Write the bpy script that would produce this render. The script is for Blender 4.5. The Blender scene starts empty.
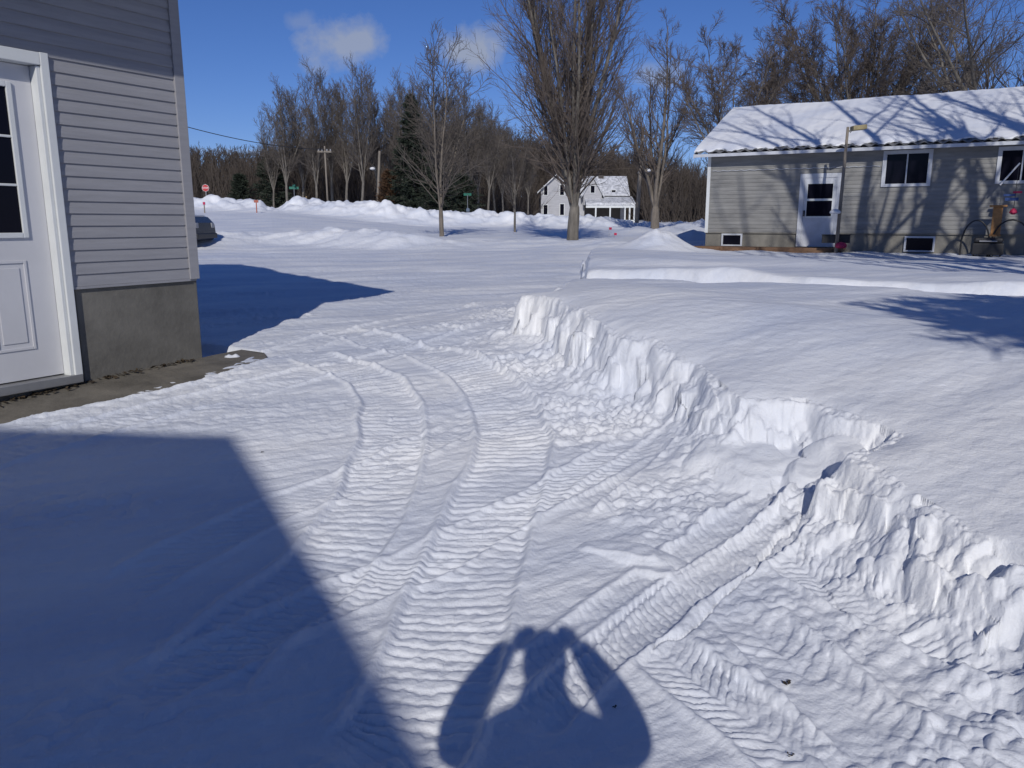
import bpy, math, random
import numpy as np
from mathutils import Vector

random.seed(7)
RNG = np.random.default_rng(11)
C = bpy.context.scene.collection
F, CX, CY, EYE = 790.0, 512.0, 384.0, 1.6
P = math.atan(162.0 / F)                      # camera looks down by this much
SUN_EL = math.radians(29.6)
SUN_AZ = math.radians(182.65)                 # clockwise from +Y
SH = np.array([-math.sin(SUN_AZ), -math.cos(SUN_AZ)])   # where shadows go on the ground
R = math.radians

# ------------------------------------------------------------------ geometry of the view
def unproj(px, py, Y):
    """world X, z of the point on pixel (px,py) that stands Y metres ahead"""
    u = (px - CX) / F; v = (CY - py) / F
    dy = math.cos(P) + v * math.sin(P); dz = -math.sin(P) + v * math.cos(P)
    t = Y / dy
    return u * t, EYE + dz * t

def ray(px, py):
    u = (px - CX) / F; v = (CY - py) / F
    return np.array([u, math.cos(P) + v * math.sin(P), -math.sin(P) + v * math.cos(P)])

# ------------------------------------------------------------------ noise in numpy
def _hash(i, j, s):
    i = i.astype(np.int64) & 0xFFFFFFFF; j = j.astype(np.int64) & 0xFFFFFFFF
    h = (i * 374761393 + j * 668265263 + s * 2246822519) & 0xFFFFFFFF
    h = ((h ^ (h >> 13)) * 1274126177) & 0xFFFFFFFF
    h = ((h ^ (h >> 16)) * 2654435761) & 0xFFFFFFFF
    return ((h ^ (h >> 15)) & 0xFFFFFF) / float(0xFFFFFF)

def vnoise(x, y, s=0):
    xi = np.floor(x); yi = np.floor(y); fx = x - xi; fy = y - yi
    fx = fx * fx * fx * (fx * (fx * 6 - 15) + 10); fy = fy * fy * fy * (fy * (fy * 6 - 15) + 10)
    a = _hash(xi, yi, s); b = _hash(xi + 1, yi, s); c = _hash(xi, yi + 1, s); d = _hash(xi + 1, yi + 1, s)
    return (a + (b - a) * fx + (c - a) * fy + (a - b - c + d) * fx * fy) * 2 - 1

def fbm(x, y, oct=3, s=0):
    t = 0; a = 1.0; n = 0
    for k in range(oct):
        t = t + a * vnoise(x * 2 ** k + 17.3 * k, y * 2 ** k - 9.1 * k, s + k); n += a; a *= 0.5
    return t / n

def lumps(x, y, s=0, fill=1.0):
    """rounded heaps: the highest of the little domes round the point (0..1)"""
    xi = np.floor(x); yi = np.floor(y); best = np.zeros_like(x)
    for di in (-1, 0, 1):
        for dj in (-1, 0, 1):
            cx = xi + di; cy = yi + dj
            px = cx + _hash(cx, cy, s); py = cy + _hash(cx, cy, s + 1)
            r = 0.3 + 0.55 * _hash(cx, cy, s + 2)
            hh = _hash(cx, cy, s + 3)
            an = _hash(cx, cy, s + 4) * 6.28
            dx = x - px; dy = y - py
            e = 0.6 + 0.8 * _hash(cx, cy, s + 5)
            ex = (dx * np.cos(an) + dy * np.sin(an)) * e; ey = (-dx * np.sin(an) + dy * np.cos(an)) / e
            q = (ex * ex + ey * ey) / (r * r)
            v = np.maximum(0, 1 - q) ** .75 * r * (hh < fill) * (0.5 + hh)
            best = np.maximum(best, v)
    return best

def sstep(a, b, x):
    t = np.clip((x - a) / (b - a), 0, 1); return t * t * (3 - 2 * t)

# ------------------------------------------------------------------ terrain
DD = [0, 2.2, 3, 4.5, 6.5, 9, 12, 16, 20, 25, 30, 35, 42, 50, 57, 70, 110, 170, 900]
ZL = [0, 0, .06, .28, .50, .57, .60, .63, .67, .75, .93, 1.10, 1.45, 1.95, 2.25, 2.5, 3.0, 3.5, 6.0]   # left
ZM = [0, 0, .06, .28, .50, .57, .60, .63, .67, .75, .90, .97, 1.10, 1.20, 1.25, 1.3, 1.6, 2.5, 6.0]      # middle
ZR = [0, 0, .06, .28, .50, .57, .60, .63, .67, .75, .85, .95, 1.02, 1.08, 1.12, 1.2, 1.6, 2.5, 6.0]      # right

def zbase(X, Y):
    d = np.hypot(X, Y)
    u = np.arctan2(X, np.maximum(Y, 1e-3) + (Y < 0) * 0)
    zl = np.interp(d, DD, ZL); zm = np.interp(d, DD, ZM); zr = np.interp(d, DD, ZR)
    wl = sstep(0.06, 0.30, -u); wr = sstep(0.0, 0.2, u)
    z = zm * (1 - wl) * (1 - wr) + zl * wl + zr * wr * (1 - wl)
    back = sstep(1.0, -3.0, Y)
    return z * (1 - back) + back * 0.0

LD = [0, 2, 3, 4.5, 6.5, 9, 12, 16, 22, 26, 30, 60]
LZ = [.34, .34, .41, .64, .87, .93, .92, .87, .70, .70, .88, 1.1]
def zlawn(X, Y):
    return np.interp(np.hypot(X, Y), LD, LZ)

def hit(px, py, zf):
    d = ray(px, py); t = 1.0
    lo, hi = 0.5, 400.0
    ts = np.linspace(0.5, 200, 8000)
    X = d[0] * ts; Y = d[1] * ts; z = EYE + d[2] * ts
    g = zf(X, Y); k = np.argmax(z < g)
    return float(X[k]), float(Y[k])

TOP = [(1100, 605), (1024, 558), (985, 538), (950, 515), (905, 490), (868, 462), (850, 452), (868, 440), (892, 430), (860, 414), (805, 396), (762, 396),
       (738, 396), (712, 380), (694, 362), (676, 358), (655, 345), (622, 340), (600, 330), (575, 312), (548, 303), (521, 299)]
edge = [hit(a, b, zlawn) for a, b in TOP]
edge = [(3.3, -9.0), (2.4, -1.0), (2.15, 1.2)] + edge
far_side = []
for px, Y in ((545, 7.7), (560, 8.4), (566, 9.2), (566, 10.2)):
    far_side.append((unproj(px, 280, Y)[0], Y))
for px, Y in ((588, 10.9), (588, 15.5), (589, 20.0), (592, 24.0), (600, 30.0)):
    far_side.append((unproj(px, 260, Y)[0], Y))
LAWN = np.array(edge + far_side + [(6, 60), (80, 60), (80, -9.0)])

def poly_sd(X, Y, V):
    """signed distance, positive inside"""
    d2 = np.full(X.shape, 1e9); inside = np.zeros(X.shape, bool)
    n = len(V)
    for i in range(n):
        ax, ay = V[i]; bx, by = V[(i + 1) % n]
        ex, ey = bx - ax, by - ay
        t = np.clip(((X - ax) * ex + (Y - ay) * ey) / (ex * ex + ey * ey + 1e-12), 0, 1)
        d2 = np.minimum(d2, (X - ax - t * ex) ** 2 + (Y - ay - t * ey) ** 2)
        c = ((ay > Y) != (by > Y)) & (X < (bx - ax) * (Y - ay) / (by - ay + 1e-12) + ax)
        inside ^= c
    return np.sqrt(d2) * np.where(inside, 1, -1)

def path_st(X, Y, pts):
    """distance along, signed distance across a polyline"""
    best = np.full(X.shape, 1e9); S = np.zeros(X.shape); T = np.zeros(X.shape); s0 = 0.0
    for (ax, ay), (bx, by) in zip(pts[:-1], pts[1:]):
        ex, ey = bx - ax, by - ay; L = math.hypot(ex, ey)
        t = np.clip(((X - ax) * ex + (Y - ay) * ey) / (L * L), 0, 1)
        d2 = (X - ax - t * ex) ** 2 + (Y - ay - t * ey) ** 2
        m = d2 < best
        best = np.where(m, d2, best); S = np.where(m, s0 + t * L, S)
        side = np.sign(ex * (Y - ay) - ey * (X - ax))
        T = np.where(m, side * np.sqrt(d2), T); s0 += L
    return S, T, s0

def smooth_path(pts, n=10):
    out = []
    q = [pts[0]] + list(pts) + [pts[-1]]
    for i in range(1, len(q) - 2):
        p0, p1, p2, p3 = [np.array(v) for v in q[i - 1:i + 3]]
        for k in range(n):
            t = k / n
            out.append(tuple(0.5 * ((2 * p1) + (-p0 + p2) * t + (2 * p0 - 5 * p1 + 4 * p2 - p3) * t * t + (-p0 + 3 * p1 - 3 * p2 + p3) * t ** 3)))
    out.append(tuple(pts[-1])); return out

# (pixels along the track, width, rib pitch, rib depth, skew, chevron, sink)
TRACKS = [
    ([(330, 790), (405, 740), (440, 660), (475, 560), (505, 480), (512, 430), (495, 390), (455, 362), (400, 345), (330, 330)], .44, .060, .0135, .10, .0, .016),
    ([(180, 700), (260, 620), (330, 560), (372, 500), (390, 440), (388, 400), (365, 375), (300, 352)], .38, .058, .0115, .08, .0, .014),
    ([(120, 705), (250, 640), (345, 597), (420, 562), (480, 532), (560, 490), (640, 445)], .26, .055, .013, .9, .0, .008),
    ([(90, 600), (200, 545), (280, 505), (340, 484), (400, 456), (470, 420)], .26, .055, .012, .9, .0, .008),
    ([(520, 740), (590, 668), (650, 622), (720, 573), (790, 525), (830, 490)], .20, .040, .012, -.5, .0, .016),
    ([(500, 690), (570, 640), (640, 590), (700, 548), (765, 505), (800, 478)], .16, .045, .006, -.6, .0, .006),
    ([(760, 545), (820, 582), (880, 618), (960, 660), (1060, 715)], .24, .042, .017, .0, .8, .014),
    ([(640, 640), (700, 690), (760, 735), (830, 790)], .26, .045, .018, .0, .8, .012),
    ([(735, 610), (790, 665), (850, 720), (925, 790)], .30, .075, .018, .0, .7, .008),
    ([(560, 520), (610, 478), (660, 445), (700, 425)], .18, .05, .008, -.5, .0, .006),
    ([(840, 520), (900, 560), (980, 600), (1060, 640)], .22, .05, .008, .0, .8, .004),
    ([(-60, 470), (60, 440), (200, 400), (330, 368), (430, 345), (520, 320)], .30, .06, .006, .5, .0, .008),
    ([(-60, 425), (60, 405), (200, 372), (300, 345), (400, 322), (500, 300)], .30, .06, .005, .5, .0, .010),
]

PATHC = [(unproj(a_, 280, y_)[0], y_) for a_, y_ in ((520, 10.8), (590, 10.4), (650, 9.9), (800, 8.9), (930, 8.3), (1100, 7.7))] + [(9.5, 7.2), (14, 7.0)]

def height(X, Y):
    d = np.hypot(X, Y)
    near = d < 14
    zd = zbase(X, Y)
    # driveway: broad unevenness, refrozen ruts running away to the right
    a = R(63)
    al = X * math.sin(a) + Y * math.cos(a); ac = X * math.cos(a) - Y * math.sin(a)
    zd = zd + 0.030 * fbm(al * .45, ac * 1.5, 3, 5) * np.clip(d / 4, .4, 2.0)
    rough = np.clip(0.5 + 0.9 * fbm(X * .8, Y * .8, 2, 9), 0, 1)
    zd = zd + (0.006 * fbm(al * 6, ac * 22, 3, 21) + 0.0075 * rough * fbm(X * 17, Y * 17, 3, 23))
    patch = sstep(.05, .55, fbm(al * .7 + 3, ac * 1.9, 2, 31))
    m = near & (d < 12)
    lp = np.zeros_like(X); lp[m] = lumps(X[m] * 13, Y[m] * 13, 40, .75)
    zd = zd + 0.022 * lp * patch
    # scraped smooth strip left by the plough
    sc = [hit(a_, b_, zbase) for a_, b_ in ((560, 585), (640, 548), (720, 515), (770, 492))]
    # tracks
    tmask_all = np.zeros_like(X)
    for k, (pp, w, pitch, dep, skew, chev, sink) in enumerate(TRACKS):
        pts = smooth_path([hit(a_, b_, zbase) for a_, b_ in pp], 6)
        q = np.array(pts)
        mm = (X > q[:, 0].min() - .6) & (X < q[:, 0].max() + .6) & (Y > q[:, 1].min() - .6) & (Y < q[:, 1].max() + .6) & (Y > 0)
        if not mm.any(): continue
        x, y = X[mm], Y[mm]
        wx = 0.02 * vnoise(x * 3, y * 3, 300 + k); wy = 0.02 * vnoise(x * 3, y * 3, 330 + k)
        S, T, L = path_st(x + wx, y + wy, pts)
        ins = (1 - sstep(w * .44, w * .54, np.abs(T))) * sstep(0, .25, S) * (1 - sstep(L - .25, L, S))
        brk = np.clip((.95 if k in (0, 1, 4, 6, 7) else .62) + 1.1 * fbm(x * 2.2, y * 2.2, 2, 350 + k), 0, 1)
        u = (S + skew * T + chev * np.abs(T) + .018 * fbm(x * 7, y * 7, 2, 370 + k) + .007 * vnoise(x * 40, y * 40, 375 + k)) / pitch
        fr = u - np.floor(u)
        rib = np.minimum(sstep(0, .22, fr), 1 - sstep(.60, .92, fr))
        amp = .55 + .75 * _hash(np.floor(u), np.floor((T + w) / (w * .5)), 390 + k)
        mid = 1 - (.8 * (1 - sstep(.0, .02, np.abs(T))) if chev else 0)
        berm = np.exp(-((np.abs(T) - w * .55) / .022) ** 2) * sstep(0, .3, S) * (1 - sstep(L - .3, L, S))
        z = zd[mm]
        z = z + ins * (-sink + dep * rib * amp * mid * brk * .66) + berm * .011 * (.5 + brk)
        z = z - ins * brk * 0.6 * (0.022 * lp * patch)[mm]
        zd[mm] = z
        tmask_all[mm] = np.maximum(tmask_all[mm], ins)
    # the ridge the plough blade left (low crack line) at the right
    pts = smooth_path([hit(a_, b_, zbase) for a_, b_ in ((640, 672), (690, 628), (740, 585), (782, 545), (832, 492))], 6)
    mm = (X > -1) & (X < 4) & (Y > 1.5) & (Y < 6)
    S, T, L = path_st(X[mm] + .03 * vnoise(X[mm] * 9, Y[mm] * 9, 61), Y[mm] + .03 * vnoise(X[mm] * 9, Y[mm] * 9, 62), pts)
    on = sstep(0, .2, S) * (1 - sstep(L - .2, L, S))
    zd[mm] += on * (-.018 * np.exp(-(T / .010) ** 2) + .014 * (T > 0) * np.exp(-T / .10) * (T < .5) - .0 * T)
    # ---- bank
    near_e = (d < 30) & (Y > -6) & (X > -1.5) & (X < 12)
    jit = np.zeros_like(X)
    jx = X[near_e]; jy = Y[near_e]
    jit[near_e] = .05 * fbm(jx * 2.6, jy * 2.6, 2, 70) + .045 * fbm(jx * 8, jy * 8, 2, 72) + .02 * (np.floor(3 * vnoise(jx * 5, jy * 5, 75)) / 3)
    sd = np.full(X.shape, -50.0)
    sub = (Y > -12) & (Y < 75) & (X > -12) & (X < 90)
    sd[sub] = poly_sd(X[sub], Y[sub], LAWN)
    fade = 1 - sstep(12, 22, d)
    sdj = sd + jit * np.clip(fade, .25, 1)
    zl = zlawn(X, Y) + .045 * fbm(X * .35, Y * .5, 3, 80) + .018 * fbm(al * .9, ac * 2.6, 2, 81)
    zl = zl + .11 * np.exp(-((sd - .9) / .9) ** 2) * sstep(4.2, 6.5, d) * (1 - sstep(7, 9, d))
    crust = sstep(4.5, 2.4, d) * .6 + .4
    zl = zl + .0035 * crust * fbm(X * 9, Y * 14, 3, 83) + .003 * fbm(al * 5, ac * 16, 2, 84)
    # trodden path dug across the lawn
    S, T, L = path_st(X + .12 * vnoise(X * .9, Y * .9, 90), Y + .12 * vnoise(X * .9, Y * .9, 91), PATHC)
    trench = 1 - sstep(.24, .46, np.abs(T) + .09 * fbm(X * 1.6, Y * 1.6, 3, 97))
    zl = zl + (.055 + .05 * fbm(X * 1.1, Y * 1.1, 2, 93)) * np.exp(-((T - .55) / .35) ** 2)
    zl = zl + .13 * sstep(12.6, 13.4, Y) * np.exp(-(sd / 3.0) ** 2) * (Y < 26)
    zl = zl * (1 - trench) + trench * (zbase(X, Y) + .12 + .02 * fbm(X * 4, Y * 4, 2, 95))
    cellj = np.zeros_like(X); cx_, cy_ = np.floor(jx * 6 + .8 * vnoise(jx * 4, jy * 4, 77)), np.floor(jy * 6 + .8 * vnoise(jx * 4, jy * 4, 78))
    cellj[near_e] = _hash(cx_, cy_, 79)
    sdb = sdj + (.10 * cellj + .05) * (fade > .5)
    cut = .5 + .25 * vnoise(X * 4.3, Y * 4.3, 82)
    face = (1 - cut) * sstep(-.045, .035, sdj) + cut * sstep(-.03, .03, sdb)
    # rounded shoulder then a steep cut with vertical flutes
    fl = np.zeros_like(X); fl[near_e] = vnoise(jx * 7, jy * 2.5, 101)
    tal_w = .50 + .2 * fbm(X * .8, Y * .8, 2, 104)
    tal_w = np.where((X > 1.3) & (Y < 5.3), tal_w * 1.15, tal_w)
    tal = np.clip(1 + sd / np.maximum(tal_w, .2), 0, 1) ** 1.5 * (sd < .05) * (1 - sstep(9, 12, d))
    b1 = np.zeros_like(X); b2 = np.zeros_like(X); b3 = np.zeros_like(X)
    t_ = near_e & (sd > -1.4) & (sd < .6) & (d < 14)
    b1[t_] = lumps(X[t_] * 4.3, Y[t_] * 4.3, 110, .9); b2[t_] = lumps(X[t_] * 9.5, Y[t_] * 9.5, 120, .95); b3[t_] = lumps(X[t_] * 21, Y[t_] * 21, 130, .9)
    wide = np.clip(1 + (sd + .0) / 1.15, 0, 1) * (sd < .05) * (1 - sstep(9, 12, d))
    zt = zd + tal ** 1.6 * (.13 + .07 * fbm(X * 2, Y * 2, 2, 140)) + tal * (.10 * b1 + .06 * b2) + 1.3 * np.sqrt(wide) * (1 - .85 * tmask_all) * np.clip(.6 + 1.5 * fbm(X * 1.6, Y * 1.6, 2, 146), .12, 1.3) * (.026 * b3 + .030 * b2 + .012 * fbm(X * 12, Y * 12, 3, 148))
    zl2 = zl + np.exp(-(np.clip(sd, 0, 9) / .10) ** 2) * (-.03 + .02 * fl)
    b4 = np.zeros_like(X); b4[t_] = lumps(X[t_] * 34, Y[t_] * 34, 135, .8)
    Z = zt * (1 - face) + np.maximum(zl2, zt) * face + .013 * b4 * np.clip(tal * 1.6, 0, 1)
    # broken slabs of crust lying where the bank has been ploughed through
    # (pixel, half sizes, turn, height of its middle over the drive, tilts along / across)
    slabs = [((768, 448), .40, .27, 38, .13, .20, .22), ((822, 412), .20, .13, 10, .30, .10, .15), ((850, 462), .10, .17, 15, .22, .2, .3),
             ((800, 408), .11, .09, 60, .30, -.2, .2), ((812, 478), .12, .10, 40, .12, .3, .3), ((872, 500), .12, .08, 10, .18, .3, .4),
             ((905, 520), .10, .09, 70, .20, .3, .3), ((700, 392), .10, .06, 20, .26, .3, .3), ((735, 415), .11, .07, 45, .22, .3, .3),
             ((655, 385), .10, .07, -20, .18, .3, .3), ((618, 552), .22, .07, -25, .035, .10, .1), ((650, 572), .12, .06, -30, .03, .1, .1),
             ((600, 372), .09, .08, 20, .14, .2, .2), ((955, 565), .10, .08, 30, .14, .3, .2), ((1000, 590), .11, .08, 0, .16, .2, .3)]
    for k, ((px, py), hx, hy, ang, h0, sx, sy) in enumerate(slabs):
        cx, cy = hit(px, py, lambda a_, b_: zbase(a_, b_) + h0 * .7)
        mm = (np.abs(X - cx) < .9) & (np.abs(Y - cy) < .9)
        if not mm.any(): continue
        x = X[mm] - cx + .02 * vnoise(X[mm] * 8, Y[mm] * 8, 400 + k); y = Y[mm] - cy + .02 * vnoise(X[mm] * 8, Y[mm] * 8, 430 + k)
        ca, sa = math.cos(R(ang)), math.sin(R(ang))
        lx = x * ca + y * sa; ly = -x * sa + y * ca
        e = ((np.abs(lx) / hx) ** 3.5 + (np.abs(ly) / hy) ** 3.5) ** (1 / 3.5) + .22 * fbm(X[mm] * 5, Y[mm] * 5, 2, 460 + k)
        base = zbase(np.array([cx]), np.array([cy]))[0]
        pl = base + h0 + sx * lx * .8 + sy * ly * .8 + .006 * fbm(X[mm] * 14, Y[mm] * 14, 2, 480)
        top = np.where(e < 1.5, pl - .5 * np.maximum(0, e - .85) * min(hx, hy) * 2.2 - .02 * sstep(.6, .85, e), -9)
        Z[mm] = np.maximum(Z[mm], top)
    # dark pockets between the lumps near the right edge
    pk = np.zeros_like(X); t2 = near_e & (sd > -.9) & (sd < .12) & (X > 1.2) & (Y < 5)
    pk[t2] = sstep(.25, .6, vnoise(X[t2] * 8, Y[t2] * 8, 150)) * tal[t2] ** .5
    Z = Z - .04 * pk
    # ---- bank along the far side of the drive, field behind it
    FB = [(unproj(a_, 240, y_)[0], y_) for a_, y_ in ((60, 24), (150, 25.5), (205, 27), (260, 28.3), (330, 28), (400, 26.3), (440, 26.2), (520, 28), (600, 28), (650, 26))]
    fbh = np.array([.30, .30, .30, .32, .46, .34, .2, .13, .12, .2])
    S, T, L = path_st(X, Y, FB)
    cum = np.concatenate([[0], np.cumsum([math.hypot(b[0] - a_[0], b[1] - a_[1]) for a_, b in zip(FB[:-1], FB[1:])])])
    hb = np.interp(S, cum, fbh)
    dark = np.clip(1 - np.abs(T + .3 * vnoise(X * .7, Y * .7, 160)) / 1.9, 0, 1)
    m = (Y > 18) & (Y < 36) & (X < 7)
    bump = np.zeros_like(X)
    bl = np.zeros_like(X); bl[m] = lumps(X[m] * 1.4, Y[m] * 1.4, 170, .8) + .5 * fbm(X[m] * 2, Y[m] * 2, 3, 177) + .5 * lumps(X[m] * 4, Y[m] * 4, 175, .8)
    bump[m] = (hb[m] * (1 + .25 * vnoise(X[m] * .6, Y[m] * .6, 161)) * sstep(0, 1, dark[m])) + dark[m] * .13 * bl[m] * np.clip(hb[m] * 2, .3, 1)
    Z = Z + bump
    # snow piles beside the house
    for px, Yp, h_, r_ in ((655, 24.5, .50, 1.35), (668, 25.2, .3, 1.1), (684, 38.0, .85, 2.0), (694, 33.0, .4, 1.5), (636, 40.0, .4, 2.0)):
        xp = unproj(px, 240, Yp)[0]
        q = np.hypot(X - xp, (Y - Yp)) / r_
        Z = Z + h_ * np.clip(1 - q, 0, 1) ** 1.2 * (1 + .15 * fbm(X * 3, Y * 3, 2, 180))
    # snowploughed bank along the road
    az = np.arctan2(X, np.maximum(Y, .01))
    pxs = np.array([-60, 200, 262, 268, 280, 288, 300, 400, 440, 515, 600, 640, 760, 1200])
    crest = np.array([3.5, 3.30, 3.10, 2.62, 2.58, 3.05, 3.12, 2.72, 2.42, 2.15, 1.92, 1.62, 1.5, 1.5])
    pxv = CX + F * np.tan(az) / math.cos(P) * 1.0
    cz = np.interp(pxv, pxs, crest) + .10 * fbm(X * .5, Y * .5, 3, 190)
    m = (Y > 48) & (Y < 66)
    rl = np.zeros_like(X); rl[m] = lumps(X[m] * .9, Y[m] * .9, 195, .8) * .35 + lumps(X[m] * 2.2, Y[m] * 2.2, 198, .8) * .15
    ry = 57 + 1.2 * vnoise(X * .12, X * 0, 199)
    w = np.exp(-(np.clip(np.abs(Y - ry) - .6, 0, 99) / 1.7) ** 2) * (Y > 0)
    Z = np.where(m, np.maximum(Z, Z * (1 - w) + (cz + rl + .18 * fbm(X * 1.7, Y * 1.7, 2, 203) - .2) * w), Z)
    Z = Z + (.05 * fbm(X * .25, Y * .25, 2, 200)) * sstep(30, 45, d)
    # bare strip of walk along the garage: the snow stops short of it
    gx = (X - GC[0]) * GN[0] + (Y - GC[1]) * GN[1]; gs = (X - GC[0]) * GU[0] + (Y - GC[1]) * GU[1]
    edge_n = .43 - .09 * np.clip(gs, -1, 1) * 0 + .05 * fbm(X * 3, Y * 3, 2, 210)
    edge_n = np.where(gs < .12, edge_n * np.clip(1 + (gs - .12) / .7, 0, 1) ** .5, edge_n)
    strip = (1 - sstep(edge_n - .04, edge_n + .03, gx)) * (gx > -.6) * sstep(-.50, -.40, gs) * (gs < 12)
    Z = np.where((gx > -6) & (strip > 0), np.minimum(Z, Z * (1 - strip) + (zbase(X, Y) - .10) * strip), Z)
    hp = np.clip(1 - np.hypot(gs + .14, gx - .16) / .22, 0, 1)
    Z = Z + .12 * hp * (1 + .4 * fbm(X * 14, Y * 14, 2, 220))
    # snow under the house and garage keeps below the floor
    return Z

# garage frame (needed by the terrain)
GY = 6.45
GX, GZ = unproj(203, 355, GY)
GC = np.array([GX, GY]); GU = np.array([-.5, -math.sqrt(3) / 2]); GN = np.array([math.sqrt(3) / 2, -.5])

# ------------------------------------------------------------------ object helpers
def tag(o, label=None, cat=None, group=None, kind=None):
    if label: o["label"] = label
    if cat: o["category"] = cat
    if group: o["group"] = group
    if kind: o["kind"] = kind
    return o

ORG = {}
def empty(name, loc, label, cat, group=None):
    o = bpy.data.objects.new(name, None); C.objects.link(o); o.location = loc; o.empty_display_size = .3
    ORG[o.name] = np.array(loc, float)
    return tag(o, label, cat, group)

class MB:
    def __init__(s): s.v = []; s.f = []
    def add(s, vs, fs):
        b = len(s.v); s.v += [tuple(map(float, p)) for p in vs]; s.f += [tuple(i + b for i in f) for f in fs]; return s
    def box(s, o, ax, ay, az, a0, a1, b0, b1, c0, c1, bev=0):
        o, ax, ay, az = [np.array(q, float) for q in (o, ax, ay, az)]
        vs = [o + ax * a + ay * b + az * c for c in (c0, c1) for b in (b0, b1) for a in (a0, a1)]
        return s.add(vs, [(0, 2, 3, 1), (4, 5, 7, 6), (0, 1, 5, 4), (2, 6, 7, 3), (0, 4, 6, 2), (1, 3, 7, 5)])
    def cbox(s, c, sx, sy, sz, rz=0):
        ca, sa = math.cos(rz), math.sin(rz)
        return s.box(c, (ca, sa, 0), (-sa, ca, 0), (0, 0, 1), -sx / 2, sx / 2, -sy / 2, sy / 2, -sz / 2, sz / 2)
    def tube(s, pts, rad, n=8, cap=True):
        pts = [np.array(p, float) for p in pts]
        if not hasattr(rad, '__len__'): rad = [rad] * len(pts)
        b = len(s.v); m = len(pts)
        for i, p in enumerate(pts):
            t = pts[min(i + 1, m - 1)] - pts[max(i - 1, 0)]; t /= np.linalg.norm(t) + 1e-9
            h = np.array([0, 0, 1.]) if abs(t[2]) < .9 else np.array([1., 0, 0])
            a = np.cross(t, h); a /= np.linalg.norm(a); c = np.cross(t, a)
            for k in range(n):
                an = 2 * math.pi * k / n
                s.v.append(tuple(p + rad[i] * (a * math.cos(an) + c * math.sin(an))))
        for i in range(m - 1):
            for k in range(n):
                s.f.append((b + i * n + k, b + i * n + (k + 1) % n, b + (i + 1) * n + (k + 1) % n, b + (i + 1) * n + k))
        if cap:
            s.f.append(tuple(b + k for k in range(n))[::-1]); s.f.append(tuple(b + (m - 1) * n + k for k in range(n)))
        return s
    def lathe(s, c, prof, n=16, ax=(0, 0, 1)):
        c = np.array(c, float); ax = np.array(ax, float); ax /= np.linalg.norm(ax)
        h = np.array([1., 0, 0]) if abs(ax[0]) < .9 else np.array([0, 1., 0])
        a = np.cross(ax, h); a /= np.linalg.norm(a); bb = np.cross(ax, a); b = len(s.v)
        for r, z in prof:
            for k in range(n):
                an = 2 * math.pi * k / n; s.v.append(tuple(c + ax * z + r * (a * math.cos(an) + bb * math.sin(an))))
        for i in range(len(prof) - 1):
            for k in range(n):
                s.f.append((b + i * n + k, b + i * n + (k + 1) % n, b + (i + 1) * n + (k + 1) % n, b + (i + 1) * n + k))
        s.f.append(tuple(b + k for k in range(n))[::-1]); s.f.append(tuple(b + (len(prof) - 1) * n + k for k in range(n)))
        return s
    def build(s, name, m, parent=None, smooth=False, bevel=0, label=None):
        org = np.zeros(3)
        if parent is not None:
            r = parent
            while r.parent: r = r.parent
            org = ORG[r.name]
        me = bpy.data.meshes.new(name)
        me.from_pydata([tuple(np.array(p) - org) for p in s.v], [], s.f); me.validate(); me.update()
        import bmesh
        bm = bmesh.new(); bm.from_mesh(me); bmesh.ops.recalc_face_normals(bm, faces=bm.faces); bm.to_mesh(me); bm.free()
        me.materials.append(m)
        o = bpy.data.objects.new(name, me); C.objects.link(o)
        if parent is not None: o.parent = parent
        if smooth: me.polygons.foreach_set('use_smooth', [True] * len(me.polygons))
        if bevel:
            b = o.modifiers.new('b', 'BEVEL'); b.width = bevel; b.segments = 2; b.limit_method = 'ANGLE'; b.angle_limit = R(40)
        if label: o["label"] = label
        return o

def np_mesh(name, V, Fq, m, parent=None, smooth=True):
    """V (n,3), Fq (k,4) or (k,3)"""
    me = bpy.data.meshes.new(name)
    k, w = Fq.shape
    me.vertices.add(len(V)); me.vertices.foreach_set('co', np.ascontiguousarray(V, np.float32).ravel())
    me.loops.add(k * w); me.loops.foreach_set('vertex_index', np.ascontiguousarray(Fq, np.int32).ravel())
    me.polygons.add(k); me.polygons.foreach_set('loop_start', np.arange(0, k * w, w, dtype=np.int32))
    me.polygons.foreach_set('use_smooth', np.full(k, smooth, bool))
    me.update(calc_edges=True); me.materials.append(m)
    o = bpy.data.objects.new(name, me); C.objects.link(o)
    if parent is not None: o.parent = parent
    return o

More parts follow.
